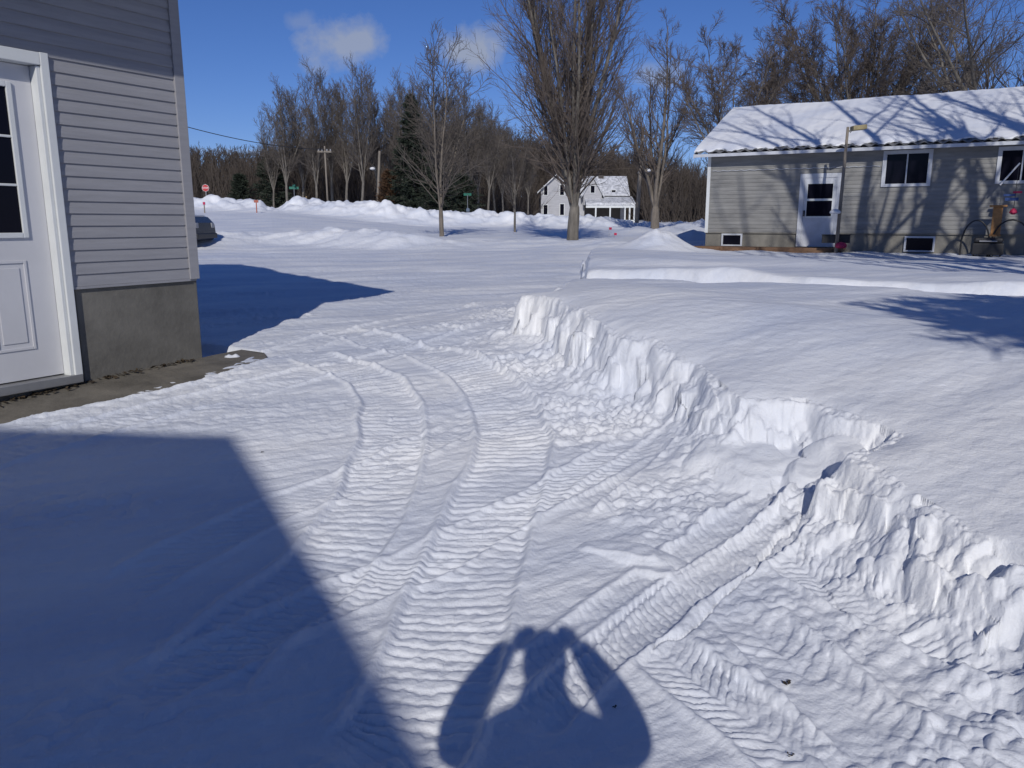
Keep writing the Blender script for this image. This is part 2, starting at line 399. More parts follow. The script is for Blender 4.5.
# ------------------------------------------------------------------ materials
def mat(name, col, rough=.7, var=0, scale=5, bump=0, bscale=40, metal=0, stretch=(1, 1, 1), spec=.5, col2=None, dist=.01, emit=None):
    m = bpy.data.materials.new(name); m.use_nodes = True; nt = m.node_tree; b = nt.nodes['Principled BSDF']
    b.inputs['Base Color'].default_value = (*col, 1); b.inputs['Roughness'].default_value = rough
    b.inputs['Metallic'].default_value = metal; b.inputs['Specular IOR Level'].default_value = spec
    tc = nt.nodes.new('ShaderNodeTexCoord'); mp = nt.nodes.new('ShaderNodeMapping'); mp.inputs['Scale'].default_value = stretch
    nt.links.new(tc.outputs['Object'], mp.inputs['Vector'])
    if var or col2:
        n = nt.nodes.new('ShaderNodeTexNoise'); n.inputs['Scale'].default_value = scale; n.inputs['Detail'].default_value = 6; n.inputs['Roughness'].default_value = .65
        nt.links.new(mp.outputs[0], n.inputs['Vector'])
        mx = nt.nodes.new('ShaderNodeValToRGB')
        c2 = col2 or tuple(min(1, c * (1 + var)) for c in col); c1 = col if col2 else tuple(c * (1 - var) for c in col)
        mx.color_ramp.elements[0].position = .33; mx.color_ramp.elements[1].position = .67
        mx.color_ramp.elements[0].color = (*c1, 1); mx.color_ramp.elements[1].color = (*c2, 1)
        nt.links.new(n.outputs['Fac'], mx.inputs[0]); nt.links.new(mx.outputs[0], b.inputs['Base Color'])
    if bump:
        n2 = nt.nodes.new('ShaderNodeTexNoise'); n2.inputs['Scale'].default_value = bscale; n2.inputs['Detail'].default_value = 5
        nt.links.new(mp.outputs[0], n2.inputs['Vector'])
        bp = nt.nodes.new('ShaderNodeBump'); bp.inputs['Strength'].default_value = bump; bp.inputs['Distance'].default_value = dist
        nt.links.new(n2.outputs['Fac'], bp.inputs['Height']); nt.links.new(bp.outputs[0], b.inputs['Normal'])
    return m

def snow_mat():
    m = bpy.data.materials.new('snow'); m.use_nodes = True; nt = m.node_tree; b = nt.nodes['Principled BSDF']
    b.inputs['Roughness'].default_value = .55; b.inputs['Specular IOR Level'].default_value = .35
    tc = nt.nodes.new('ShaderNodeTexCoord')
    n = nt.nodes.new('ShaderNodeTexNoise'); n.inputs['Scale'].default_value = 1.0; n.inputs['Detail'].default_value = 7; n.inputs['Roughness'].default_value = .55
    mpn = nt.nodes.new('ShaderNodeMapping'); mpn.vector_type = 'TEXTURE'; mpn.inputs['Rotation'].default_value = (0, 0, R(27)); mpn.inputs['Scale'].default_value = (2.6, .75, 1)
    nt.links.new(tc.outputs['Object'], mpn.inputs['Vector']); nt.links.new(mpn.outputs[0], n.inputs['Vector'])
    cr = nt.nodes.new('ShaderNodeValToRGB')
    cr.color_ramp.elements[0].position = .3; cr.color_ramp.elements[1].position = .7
    cr.color_ramp.elements[0].color = (.64, .68, .77, 1); cr.color_ramp.elements[1].color = (.90, .90, .90, 1)  # packed-snow tint; its bluish bands also put soft shade into the colour
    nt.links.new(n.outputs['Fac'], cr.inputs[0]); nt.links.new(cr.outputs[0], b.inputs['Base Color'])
    n2 = nt.nodes.new('ShaderNodeTexNoise'); n2.inputs['Scale'].default_value = 60; n2.inputs['Detail'].default_value = 5; n2.inputs['Roughness'].default_value = .7
    n3 = nt.nodes.new('ShaderNodeTexNoise'); n3.inputs['Scale'].default_value = 9; n3.inputs['Detail'].default_value = 5
    for q in (n2, n3): nt.links.new(tc.outputs['Object'], q.inputs['Vector'])
    b1 = nt.nodes.new('ShaderNodeBump'); b1.inputs['Strength'].default_value = .5; b1.inputs['Distance'].default_value = .010
    b2 = nt.nodes.new('ShaderNodeBump'); b2.inputs['Strength'].default_value = .5; b2.inputs['Distance'].default_value = .030
    nt.links.new(n2.outputs['Fac'], b1.inputs['Height']); nt.links.new(n3.outputs['Fac'], b2.inputs['Height'])
    nt.links.new(b2.outputs[0], b1.inputs['Normal']); nt.links.new(b1.outputs[0], b.inputs['Normal'])
    return m

M = {}
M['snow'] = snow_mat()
M['siding'] = mat('grey_vinyl_siding', (.30, .298, .315), .5, .08, 2.5, .15, 60, stretch=(1, 1, 12))
M['siding2'] = mat('warm_grey_siding', (.225, .222, .212), .6, .22, 1.3, .2, 50, stretch=(.8, .8, 5))
M['white'] = mat('white_trim_paint', (.66, .68, .68), .45, .05, 3)
M['door'] = mat('white_door_paint', (.60, .60, .62), .4, .04, 2)
M['white2'] = mat('worn_white_paint', (.52, .54, .58), .55, .12, 3)
M['concrete'] = mat('foundation_concrete', (.15, .142, .125), .85, .28, 2.2, .35, 30)
M['concrete2'] = mat('walk_concrete', (.15, .135, .11), .9, .35, 3, .5, 45)
M['block'] = mat('house_foundation', (.20, .19, .165), .85, .25, 1.8, .3, 30)
M['glass'] = mat('dark_window_glass', (.006, .006, .012), .12, 0, spec=.12)
M['wood'] = mat('brown_deck_board', (.16, .09, .05), .8, .35, 3, .3, 30, stretch=(1, 1, 6))
M['polewood'] = mat('weathered_pole_wood', (.22, .19, .155), .85, .3, 3, .3, 40, stretch=(4, 4, .4))
M['bark'] = mat('grey_brown_bark', (.15, .135, .115), .9, .4, 6, .6, 30, stretch=(1, 1, .3), dist=.02)
M['twig'] = mat('brown_twig', (.125, .100, .085), .9, .3, 1.2)
M['bark2'] = mat('pale_grey_bark', (.17, .145, .12), .9, .35, 5, .5, 25, stretch=(1, 1, .3), dist=.02)
M['twig2'] = mat('grey_twig', (.115, .098, .085), .9, .3, 1)
M['woodtwig'] = mat('woodland_twig', (.085, .068, .056), .9, .35, .08)
M['needle'] = mat('dark_evergreen_needles', (.020, .030, .018), .8, .5, 2)
M['needle2'] = mat('rusty_cedar_foliage', (.085, .045, .022), .8, .4, 2)
M['metal'] = mat('galvanised_metal', (.32, .32, .32), .4, .1, 4, metal=.6)
M['roofmetal'] = mat('grey_roof_metal', (.20, .20, .20), .5, .15, 2, metal=.3)
M['black'] = mat('black_paint', (.02, .02, .022), .5, .2, 5)
M['red'] = mat('red_sign_paint', (.50, .03, .03), .5, .1, 4)
M['signwhite'] = mat('sign_white', (.75, .75, .75), .5, .02, 4)
M['green'] = mat('green_sign_paint', (.02, .15, .10), .5, .1, 4)
M['orange'] = mat('orange_marker_paint', (.36, .10, .06), .6, .1, 4)
M['yellow'] = mat('floodlight_housing', (.30, .25, .13), .5, .2, 4)
M['feeder'] = mat('orange_brown_feeder_wood', (.34, .17, .06), .7, .3, 9)
M['blue'] = mat('blue_fabric', (.03, .07, .22), .7, .1, 4)
M['crimson'] = mat('crimson_fabric', (.45, .02, .08), .7, .1, 4)
M['carpaint'] = mat('dark_car_paint', (.03, .032, .038), .25, .1, 3)
M['tyre'] = mat('tyre_rubber', (.02, .02, .02), .9, .1, 8)
M['farm'] = mat('farmhouse_clapboard', (.40, .40, .42), .7, .12, 1, stretch=(1, 1, 8))
M['farmwall'] = mat('farmhouse_dark_porch', (.07, .06, .055), .8, .2, 1)
M['shingle'] = mat('grey_shingles', (.10, .10, .105), .9, .3, 3, .3, 20)
M['coat'] = mat('dark_winter_coat', (.04, .05, .09), .85, .15, 12, .3, 60)
M['trousers'] = mat('dark_trousers', (.03, .03, .04), .9, .15, 12)
M['skin'] = mat('skin', (.50, .30, .22), .5, .06, 12)
M['hair'] = mat('brown_hair', (.06, .04, .025), .7, .3, 30)
M['silver'] = mat('silver_plastic', (.35, .35, .36), .35, .02, 3)
M['dirt'] = mat('brown_leaf_litter', (.05, .035, .02), .9, .4, 30)

# ------------------------------------------------------------------ snow-covered ground
def build_ground():
    az = np.concatenate([np.linspace(-180, -42, 47)[:-1], np.linspace(-42, -34.5, 30)[:-1], np.linspace(-34.5, 34.5, 1180), np.linspace(34.5, 42, 30)[1:], np.linspace(42, 180, 47)[1:-1]])
    rr = list(np.linspace(.2, 1.7, 24)[:-1]); d = 1.7
    while d < 70:
        rr.append(d)
        if d < 2.4: s = .007
        elif d < 9.5: s = max(.0065, d * d / 2500)
        elif d < 17: s = d * d / 1900
        elif d < 23: s = .30
        elif d < 32: s = .11
        elif 52 < d < 62: s = .16
        else: s = min(d * d / 1150, 1.2)
        d += s
    while d < 1500: rr.append(d); d *= 1.14
    rr = np.array(rr); A = np.radians(az)
    nr, na = len(rr), len(az)
    X = np.outer(rr, np.sin(A)).ravel(); Y = np.outer(rr, np.cos(A)).ravel()
    Z = height(X, Y)
    V = np.stack([X, Y, Z], 1)
    V = np.vstack([V, [[0, 0, Z[:na].mean()]]])
    i = np.arange(nr - 1)[:, None] * na; j = np.arange(na)[None, :]; jn = (j + 1) % na
    Q = np.stack([(i + j), (i + na + j), (i + na + jn), (i + jn)], -1).reshape(-1, 4)
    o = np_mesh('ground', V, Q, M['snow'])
    tag(o, kind='structure')
    c = len(V) - 1
    me = bpy.data.meshes.new('ground_centre')
    # inner cap
    capV = np.vstack([V[:na], V[c:]])
    capF = np.stack([np.arange(na), (np.arange(na) + 1) % na, np.full(na, na)], 1)
    # joined straight into a second sheet of the same ground
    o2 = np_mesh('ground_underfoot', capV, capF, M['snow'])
    tag(o2, kind='structure')
    print('ground', len(V), len(Q))
    return rr, az
build_ground()

def gz(x, y):
    return float(height(np.array([float(x)]), np.array([float(y)]))[0])

# ------------------------------------------------------------------ bare trees, grown level by level with numpy
def nrm(v): return v / (np.linalg.norm(v, axis=-1, keepdims=True) + 1e-9)

def grow(rg, P0, D0, L, r0, r1, n, wob, up):
    B = len(P0); Pt = np.zeros((B, n + 1, 3)); Dt = np.zeros((B, n + 1, 3)); Pt[:, 0] = P0; d = D0.copy(); Dt[:, 0] = d
    for i in range(n):
        d = nrm(d + wob * rg.normal(size=(B, 3)) + np.array([0, 0, up]))
        Pt[:, i + 1] = Pt[:, i] + d * (L / n)[:, None]; Dt[:, i + 1] = d
    t = np.linspace(0, 1, n + 1)
    Rr = r0[:, None] * (1 - t) + r1[:, None] * t
    return Pt, Dt, Rr

def spawn(rg, br, L, k, t0, t1, ang, ajit, lr, rr_, rmin, tpow=1.0):
    Pt, Dt, Rr = br; B, n1, _ = Pt.shape; n = n1 - 1
    t = t0 + (t1 - t0) * ((np.arange(k)[None, :] + rg.random((B, k))) / k) ** tpow
    f = np.clip(t * n, 0, n - 1e-6); i = f.astype(int); f = f - i; b = np.arange(B)[:, None]
    p = Pt[b, i] * (1 - f)[..., None] + Pt[b, i + 1] * f[..., None]
    dd = nrm(Dt[b, i + 1]); r = Rr[b, i] * (1 - f) + Rr[b, i + 1] * f
    q = rg.normal(size=dd.shape); q = nrm(q - (q * dd).sum(-1, keepdims=True) * dd)
    a = np.radians(ang + ajit * rg.normal(size=t.shape))[..., None]
    nd = nrm(np.cos(a) * dd + np.sin(a) * q)
    ln = L[:, None] * lr * (1.15 - .65 * t) * (.65 + .7 * rg.random(t.shape))
    r0 = np.maximum(r * rr_, rmin)
    return p.reshape(-1, 3), nd.reshape(-1, 3), ln.ravel(), r0.ravel()

def tubes(br, sides):
    Pt, Dt, Rr = br; B, n1, _ = Pt.shape
    h = np.where(np.abs(Dt[..., 2:3]) < .9, np.array([0, 0, 1.]), np.array([1., 0, 0]))
    h = np.broadcast_to(h[:, :1], Dt.shape)
    a = nrm(np.cross(Dt, h)); c = np.cross(Dt, a)
    an = 2 * np.pi * np.arange(sides) / sides
    V = Pt[:, :, None] + Rr[:, :, None, None] * (a[:, :, None] * np.cos(an)[None, None, :, None] + c[:, :, None] * np.sin(an)[None, None, :, None])
    V = V.reshape(-1, 3)
    b = (np.arange(B) * n1 * sides)[:, None, None]; i = (np.arange(n1 - 1) * sides)[None, :, None]; k = np.arange(sides)[None, None, :]; kn = (k + 1) % sides
    Q = np.stack([b + i + k, b + i + kn, b + i + sides + kn, b + i + sides + k], -1).reshape(-1, 4)
    return V, Q

def merge(parts):
    Vs, Qs, o = [], [], 0
    for V, Q in parts: Vs.append(V); Qs.append(Q + o); o += len(V)
    return np.vstack(Vs), np.vstack(Qs)

def bare_tree(seed, trunk=2.0, r=.2, stems=5, slen=8, sang=22, l2=12, l2len=.38, l2ang=38, l3=8, l3len=.42, l4=5, up=.10, wob=.09, lean=(0, 0), rmin=.007, l4len=.45, t0=.12, leader=False, sup=.05, sr=1.0, dome=0.0):
    rg = np.random.default_rng(seed)
    P0 = np.zeros((1, 3)); P0[0, 2] = -.3; D0 = nrm(np.array([[lean[0], lean[1], 1.0]]))
    tr = grow(rg, P0, D0, np.array([trunk + .3 + r * .8]), np.array([r * 1.12]), np.array([r * .88]), 7, .02, .05)
    tr[2][:] = r * np.array([1.25, 1.08, 1.0, .98, .97, .93, .80, .25])
    top = tr[0][:, -2]; 
    an = np.arange(stems) * 2.399 + rg.random(stems) * .8
    sa = np.radians(sang * (.35 + .9 * rg.random(stems)))
    if leader: sa[0] = .03
    D = np.stack([np.cos(an) * np.sin(sa), np.sin(an) * np.sin(sa), np.cos(sa)], 1)
    Ls = slen * (.75 + .35 * rg.random(stems))
    Ls = Ls * (1 - dome * np.sin(sa))
    if leader: Ls[0] = slen * 1.1; Ls[1:] *= .8
    back = rg.random(stems) * min(.45, trunk * .25); back[0] = 0
    p = top - np.stack([0 * back, 0 * back, back], 1)
    rs = r * (.42 + .25 * rg.random(stems)) * (1.25 if stems < 5 else 1) * sr
    if leader: rs[0] = r * .85
    st = grow(rg, p, D, Ls, rs, rs * .16, 10, wob * .55, sup)
    p2, d2, L2, r2 = spawn(rg, st, Ls, l2, t0, .98, l2ang, 10, l2len, .52, rmin * 1.8)
    b2 = grow(rg, p2, d2, L2, r2, r2 * .25, 6, wob, up)
    p3, d3, L3, r3 = spawn(rg, b2, L2, l3, .15, 1.0, 36, 12, l3len, .55, rmin * 1.2)
    b3 = grow(rg, p3, d3, L3, r3, np.maximum(r3 * .4, rmin * .6), 4, wob * 1.3, up)
    main = merge([tubes(tr, 10), tubes(st, 7)])
    cr = [tubes(b2, 5), tubes(b3, 3)]
    if l4:
        p4, d4, L4, r4 = spawn(rg, b3, L3, l4, .2, 1.0, 34, 14, l4len, .6, rmin * .8)
        b4 = grow(rg, p4, d4, np.maximum(L4, .25), r4, np.full(len(r4), rmin * .5), 2, wob * 1.4, up)
        cr.append(tubes(b4, 3))
    return main, merge(cr)

def place_tree(px, Y, ybase, tree, label, top=None, group=None, rot=0, barkm='bark', twigm='twig', x=None, z=None, src=None, scale=None, name='bare_tree'):
    if x is None:
        x, z0 = unproj(px, ybase, Y)
        if z is None: z = z0
    z = gz(x, Y) if z is None else z
    if src is None:
        (mV, mQ), (cV, cQ) = tree
        hgt = np.percentile(cV[:, 2], 98.5)
    else: hgt = src['h']
    if scale is None: scale = 1.0
    if top is not None:
        _, zt = unproj(px, top, Y); scale = (zt - z) / hgt
    o = bpy.data.objects.new(name, None); C.objects.link(o); o.location = (x, Y, z); o.scale = (scale,) * 3; o.rotation_euler = (0, 0, rot)
    tag(o, label, 'tree', group)
    if src is None:
        a = np_mesh('trunk', mV, mQ, M[barkm], o); b = np_mesh('crown', cV, cQ, M[twigm], o)
        return {'h': hgt, 'o': o, 'kids': (a, b)}
    for ch in src['kids']:
        c = ch.copy(); C.objects.link(c); c.parent = o
    return {'h': hgt, 'o': o, 'kids': src['kids']}

# the trees in the field
T_A = bare_tree(3, trunk=1.25, r=.205, stems=13, slen=12.5, sang=14, l2=28, l2len=.24, l2ang=34, l3=11, l3len=.40, l4=6, up=.09, wob=.08, rmin=.0055, t0=.03, sup=.03, sr=.68)
place_tree(572, 30, 241, T_A, 'tall bare many-stemmed tree with a thick short trunk, reaching past the top of the sky', scale=1.06, rot=.4)
T_B = bare_tree(12, trunk=1.3, r=.10, stems=5, slen=6.2, sang=15, l2=18, l2len=.40, l2ang=42, l3=7, l3len=.42, l4=4, up=.05, wob=.11, rmin=.009, t0=.02)
place_tree(442, 35, 236, T_B, 'slim bare tree in the snowy field in front of the dark spruce', top=40, rot=1.2, barkm='bark2', twigm='twig2')
T_C = bare_tree(19, trunk=.9, r=.055, stems=3, slen=2.6, sang=12, l2=12, l2len=.42, l2ang=45, l3=5, l3len=.4, l4=0, up=.05, wob=.12, rmin=.008, leader=True)
place_tree(515, 42, 231, T_C, 'small bare sapling between the slim tree and the tall many-stemmed tree', top=150, rot=.5, twigm='twig2')
T_D = bare_tree(27, trunk=1.5, r=.27, stems=6, slen=10, sang=19, l2=18, l2len=.28, l2ang=36, l3=9, l3len=.42, l4=6, up=.10, wob=.13, rmin=.009, t0=.15, sr=.8)
place_tree(655, 48, 231, T_D, 'bare forked tree beside the utility pole at the right of the white farmhouse', top=38, rot=2.0, barkm='bark2')
T_E = bare_tree(31, trunk=3.0, r=.22, stems=15, slen=9.0, sang=32, l2=16, l2len=.25, l2ang=38, l3=9, l3len=.44, l4=6, up=.03, wob=.09, rmin=.010, sup=.0, sr=.6, dome=.2, t0=.3)
e = place_tree(727, 44, 231, T_E, 'bare tree rising behind the left end of the grey house', top=38, rot=.2)
T_F = bare_tree(37, trunk=3.4, r=.34, stems=34, slen=10.8, sang=46, l2=16, l2len=.25, l2ang=36, l3=10, l3len=.44, l4=7, up=.03, wob=.08, rmin=.010, sup=.0, sr=.5, dome=.22, t0=.38)
place_tree(850, 46, 228, T_F, 'large round-crowned bare tree behind the middle of the grey house', top=-4, rot=.9)
T_G = bare_tree(44, trunk=3.0, r=.24, stems=10, slen=9.5, sang=50, dome=.1, sr=.8, l2=14, l2len=.36, l2ang=42, l3=9, l3len=.46, l4=6, up=.05, wob=.15, rmin=.007)
place_tree(985, 38, 225, T_G, 'bare tree with thin drooping twigs behind the right end of the grey house', top=-70, rot=1.4, twigm='twig2')

# woodland trees: one kind built in three shapes, then copied
W_ = [bare_tree(60 + k, trunk=3.5, r=.15, stems=6, slen=11, sang=13, l2=22, l2len=.27, l2ang=36, l3=9, l3len=.48, l4=4, up=.09, wob=.085, rmin=.013, sr=.9) for k in range(3)]
W_src = [None] * 3
row = [(288, 88, 88, 0, 'leaning bare tree at the left end of the tall roadside row'), (303, 92, 92, 1, 'thin bare tree second from the left in the tall roadside row'),
       (317, 86, 78, 2, 'bare tree just left of the wooden pole with a crossarm'), (333, 93, 70, 0, 'bare tree directly behind the wooden pole with a crossarm'),
       (347, 88, 84, 1, 'bare tree just right of the wooden pole with a crossarm'), (362, 84, 64, 2, 'tallest bare tree in the roadside row, left of the lamp pole'),
       (378, 90, 76, 0, 'bare tree behind the short pole carrying a lamp'), (392, 95, 92, 1, 'bare tree between the lamp pole and the spruce')]
row += [(274, 96, 108, 2, 'lowest bare tree at the far left of the roadside row')]
for k, (px, Y, top, kind, lab) in enumerate(row):
    s = W_src[kind]
    t = place_tree(px, Y, 210, W_[kind] if s is None else None, lab, top=top, group='bare trees beside the road', rot=k * 1.7, src=s, barkm='bark', twigm='twig2')
    if s is None: W_src[kind] = t
row2 = [(425, 82, 86, 1, 'bare tree standing right behind the spruce top'), (452, 78, 96, 2, 'bare tree behind the upper crown of the slim field tree'), (470, 84, 92, 0, 'bushy bare tree above the small green road sign'),
        (488, 80, 104, 1, 'bare tree left of the sapling in the field'), (503, 88, 124, 2, 'lower bare tree between the sapling and the many-stemmed tree'), (405, 88, 84, 0, 'bare tree whose crown stands left of the spruce top'), (440, 90, 92, 0, 'bare tree far behind the slim field tree')]
row2 += [(418, 94, 98, 2, 'bare tree farthest back behind the spruce'), (460, 92, 100, 1, 'bare tree far back above the low dark evergreen'), (478, 90, 108, 0, 'bare tree far back, left of the sapling'),
         (495, 93, 112, 2, 'bare tree far back, directly above the sapling'), (514, 92, 128, 1, 'bare tree far back, right of the sapling'), (528, 95, 138, 0, 'bare tree far back, left of the farmhouse gable')]
for k, (px, Y, top, kind, lab) in enumerate(row2):
    place_tree(px, Y, 213, None, lab, top=top, group='bare trees at the edge of the wood', rot=k * 2.3 + 1, src=W_src[kind])

# the wood behind, one mass
def woods():
    rg = np.random.default_rng(5)
    protos = [bare_tree(90 + k, trunk=3.5, r=.17, stems=5, slen=9, sang=15, l2=14, l2len=.28, l2ang=36, l3=8, l3len=.48, l4=0, up=.10, wob=.13, rmin=.026) for k in range(5)]
    protos = [merge([a, b]) for a, b in protos]
    parts = []
    for i in range(800):
        Y = 104 + 62 * rg.random() ** 1.1
        px = -40 + 1100 * rg.random()
        if 534 < px < 640 and Y < 124: Y += 24
        topy = np.interp(px, [-40, 200, 240, 300, 420, 500, 560, 650, 700, 760, 1100], [146, 148, 154, 146, 134, 132, 146, 156, 168, 170, 165]) + rg.normal() * 6
        x, z = unproj(px, 214, Y); _, zt = unproj(px, topy, Y)
        z = min(z, 3.0)
        V, Q = protos[i % 5]; s = (zt - z) / V[:, 2].max(); a = rg.random() * 6.28
        W = V.copy(); W[:, 0], W[:, 1] = V[:, 0] * math.cos(a) - V[:, 1] * math.sin(a), V[:, 0] * math.sin(a) + V[:, 1] * math.cos(a)
        W = W * np.array([s * .9, s * .9, s]) + np.array([x, Y, z]); parts.append((W, Q))
    # understorey brush
    n = 20000
    px = -40 + 1100 * rg.random(n); Y = 100 + 60 * rg.random(n)
    Y = np.where((px > 534) & (px < 645) & (Y < 126), Y + 26, Y)
    X = (px - CX) / F * .98 * Y; z = np.full(n, 1.2) + .8 * (px < 420)
    P0 = np.stack([X, Y, z], 1); D0 = nrm(np.stack([rg.normal(size=n) * .22, rg.normal(size=n) * .22, np.ones(n)], 1))
    b = grow(rg, P0, D0, 3 + 6 * rg.random(n), np.full(n, .045), np.full(n, .012), 4, .16, .05)
    parts.append(tubes(b, 3))
    p2, d2, L2, r2 = spawn(rg, b, np.full(n, 5.0), 3, .2, 1, 35, 12, .4, .6, .02)
    parts.append(tubes(grow(rg, p2, d2, L2, r2, np.full(len(r2), .01), 2, .15, .05), 3))
    V, Q = merge(parts)
    o = np_mesh('woods', V, Q, M['woodtwig'])
    tag(o, 'brown leafless wood closing the view behind the road and farmhouse', 'wood', kind='stuff')
    print('woods', len(Q))
woods()

# ------------------------------------------------------------------ evergreens
def conifer(seed, h, w, layers, needles, spread=.0, start=.02, droop=.25, tip=.9, nl=.22):
    rg = np.random.default_rng(seed)
    n = layers
    t = start + (1 - start) * (np.arange(n) + rg.random(n)) / n
    P0 = np.stack([0 * t, 0 * t, t * h], 1); an = rg.random(n) * 6.283
    L = w * (1 - t) ** tip * (.7 + .45 * rg.random(n)) + .12
    D0 = nrm(np.stack([np.cos(an), np.sin(an), -droop + .7 * t], 1))
    b = grow(rg, P0, D0, L, np.full(n, .03), np.full(n, .008), 5, .05, .04)
    tr = grow(rg, np.array([[0, 0, -.3]]), np.array([[0, 0, 1.]]), np.array([h + .2]), np.array([h * .018]), np.array([.01]), 6, .004, 0)
    # needle sprays: slim triangles along the boughs
    k = needles; Pt, Dt, _ = b
    tt = rg.random((n, k)) ** .7; f = np.clip(tt * 5, 0, 4.999); i = f.astype(int); f -= i; bb = np.arange(n)[:, None]
    p = (Pt[bb, i] * (1 - f)[..., None] + Pt[bb, i + 1] * f[..., None]).reshape(-1, 3); d = Dt[bb, i + 1].reshape(-1, 3)
    m = len(p); q = nrm(rg.normal(size=(m, 3)) * np.array([1, 1, .55]) + d * .9 + np.array([0, 0, -.1]))
    ln = nl * (.5 + rg.random(m)); s = nrm(np.cross(q, rg.normal(size=(m, 3)))) * (ln * .17)[:, None]
    V = np.concatenate([p - s * .6, p + s * .6, p + q * ln[:, None] + s * .2, p + q * ln[:, None] - s * .2], 0)
    Q = np.stack([np.arange(m), np.arange(m) + m, np.arange(m) + 2 * m, np.arange(m) + 3 * m], 1)
    return merge([tubes(tr, 8), tubes(b, 4)]), (V, Q)

def place_conifer(px, Y, yb, top, tr, label, name='spruce_tree', nm='needle', x=None, z=None):
    if x is None:
        x, z = unproj(px, yb, Y); _, zt = unproj(px, top, Y); s = (zt - z) / tr[1][0][:, 2].max()
    else: s = 1
    o = bpy.data.objects.new(name, None); C.objects.link(o); o.location = (x, Y, z); o.scale = (s,) * 3
    tag(o, label, 'tree')
    np_mesh('trunk', *tr[0], M['bark'], o); np_mesh('crown', *tr[1], M[nm], o, smooth=False)
place_conifer(413, 68, 218, 92, conifer(1, 11, 2.6, 420, 60, nl=.34, tip=.85), 'tall dark spruce left of the slim field tree')
place_conifer(440, 66, 219, 162, conifer(2, 5, 2.6, 260, 60, nl=.30, tip=.5), 'low broad dark evergreen at the foot of the tall spruce')
place_conifer(462, 69, 219, 172, conifer(3, 4.4, 2.4, 220, 60, nl=.30, tip=.5), 'low dark evergreen behind the right-hand green road sign')
place_conifer(390, 70, 216, 168, conifer(4, 4, 1.3, 160, 60, nl=.28, tip=.5), 'small rust-brown cedar below the short lamp pole', 'cedar_tree', 'needle2')
place_conifer(272, 98, 208, 155, conifer(5, 6, 2.6, 200, 50, nl=.4, tip=.5), 'dark evergreen in the wood above the orange marker stake', 'pine_tree')
place_conifer(241, 99, 208, 172, conifer(6, 5, 2.0, 160, 50, nl=.4, tip=.5), 'small dark evergreen in the wood between the stop sign and the green sign', 'pine_tree')

# pine at the right, outside the frame: its low bough shades the lawn
def pine():
    rg = np.random.default_rng(8)
    tr = grow(rg, np.array([[0, 0, -.3]]), np.array([[0, 0, 1.]]), np.array([7.9]), np.array([.2]), np.array([.03]), 8, .02, 0)
    n = 430
    ux = 2 * rg.random(n) - 1; th = 6.283 * rg.random(n); qr = rg.random(n) ** .5 * (1 - np.abs(ux) ** 5) ** .5
    tip = np.stack([4.2 * ux, 1.9 * qr * np.cos(th), .62 * qr * np.sin(th)], 1) + np.array([0, 0, 4.2])
    top = nrm(rg.normal(size=(50, 3))) * rg.random((50, 1)) ** .4 * np.array([1.0, 1.0, 1.6]) + np.array([0, 0, 6.3])
    tip = np.vstack([tip, top])
    P0 = np.zeros_like(tip); P0[:, 2] = tip[:, 2] - .25; D = tip - P0; L = np.linalg.norm(D, axis=1)
    b = grow(rg, P0, nrm(D), L, .015 + .008 * L, np.full(len(L), .008), 6, .03, .0)
    p2, d2, L2, r2 = spawn(rg, b, np.maximum(L, 1.2), 10, .30, 1, 48, 12, .26, .5, .007)
    d2[:, 2] *= .35; d2 = nrm(d2)
    b2 = grow(rg, p2, d2, L2, r2, np.full(len(r2), .004), 3, .1, .0)
    Pt, Dt, _ = b2; n = len(L2); k = 36
    f = np.clip(rg.random((n, k)) * 3, 0, 2.999); i = f.astype(int); f -= i; bb = np.arange(n)[:, None]
    p = (Pt[bb, i] * (1 - f)[..., None] + Pt[bb, i + 1] * f[..., None]).reshape(-1, 3); d = Dt[bb, i + 1].reshape(-1, 3)
    m = len(p); q = nrm(rg.normal(size=(m, 3)) * np.array([1, 1, .5]) + d * .8); ln = .15 * (.6 + rg.random(m))
    s_ = nrm(np.cross(q, rg.normal(size=(m, 3)))) * .018
    V = np.concatenate([p - s_, p + s_, p + q * ln[:, None] + s_ * .4, p + q * ln[:, None] - s_ * .4], 0)
    Q = np.stack([np.arange(m), np.arange(m) + m, np.arange(m) + 2 * m, np.arange(m) + 3 * m], 1)
    return merge([tubes(tr, 10), tubes(b, 5), tubes(b2, 3)]), (V, Q)
PX0, PY0 = 7.0, -.75
place_conifer(0, PY0, 0, 0, pine(), 'pine with level boughs on the lawn right of the photographer', 'pine_tree', x=PX0, z=.3)

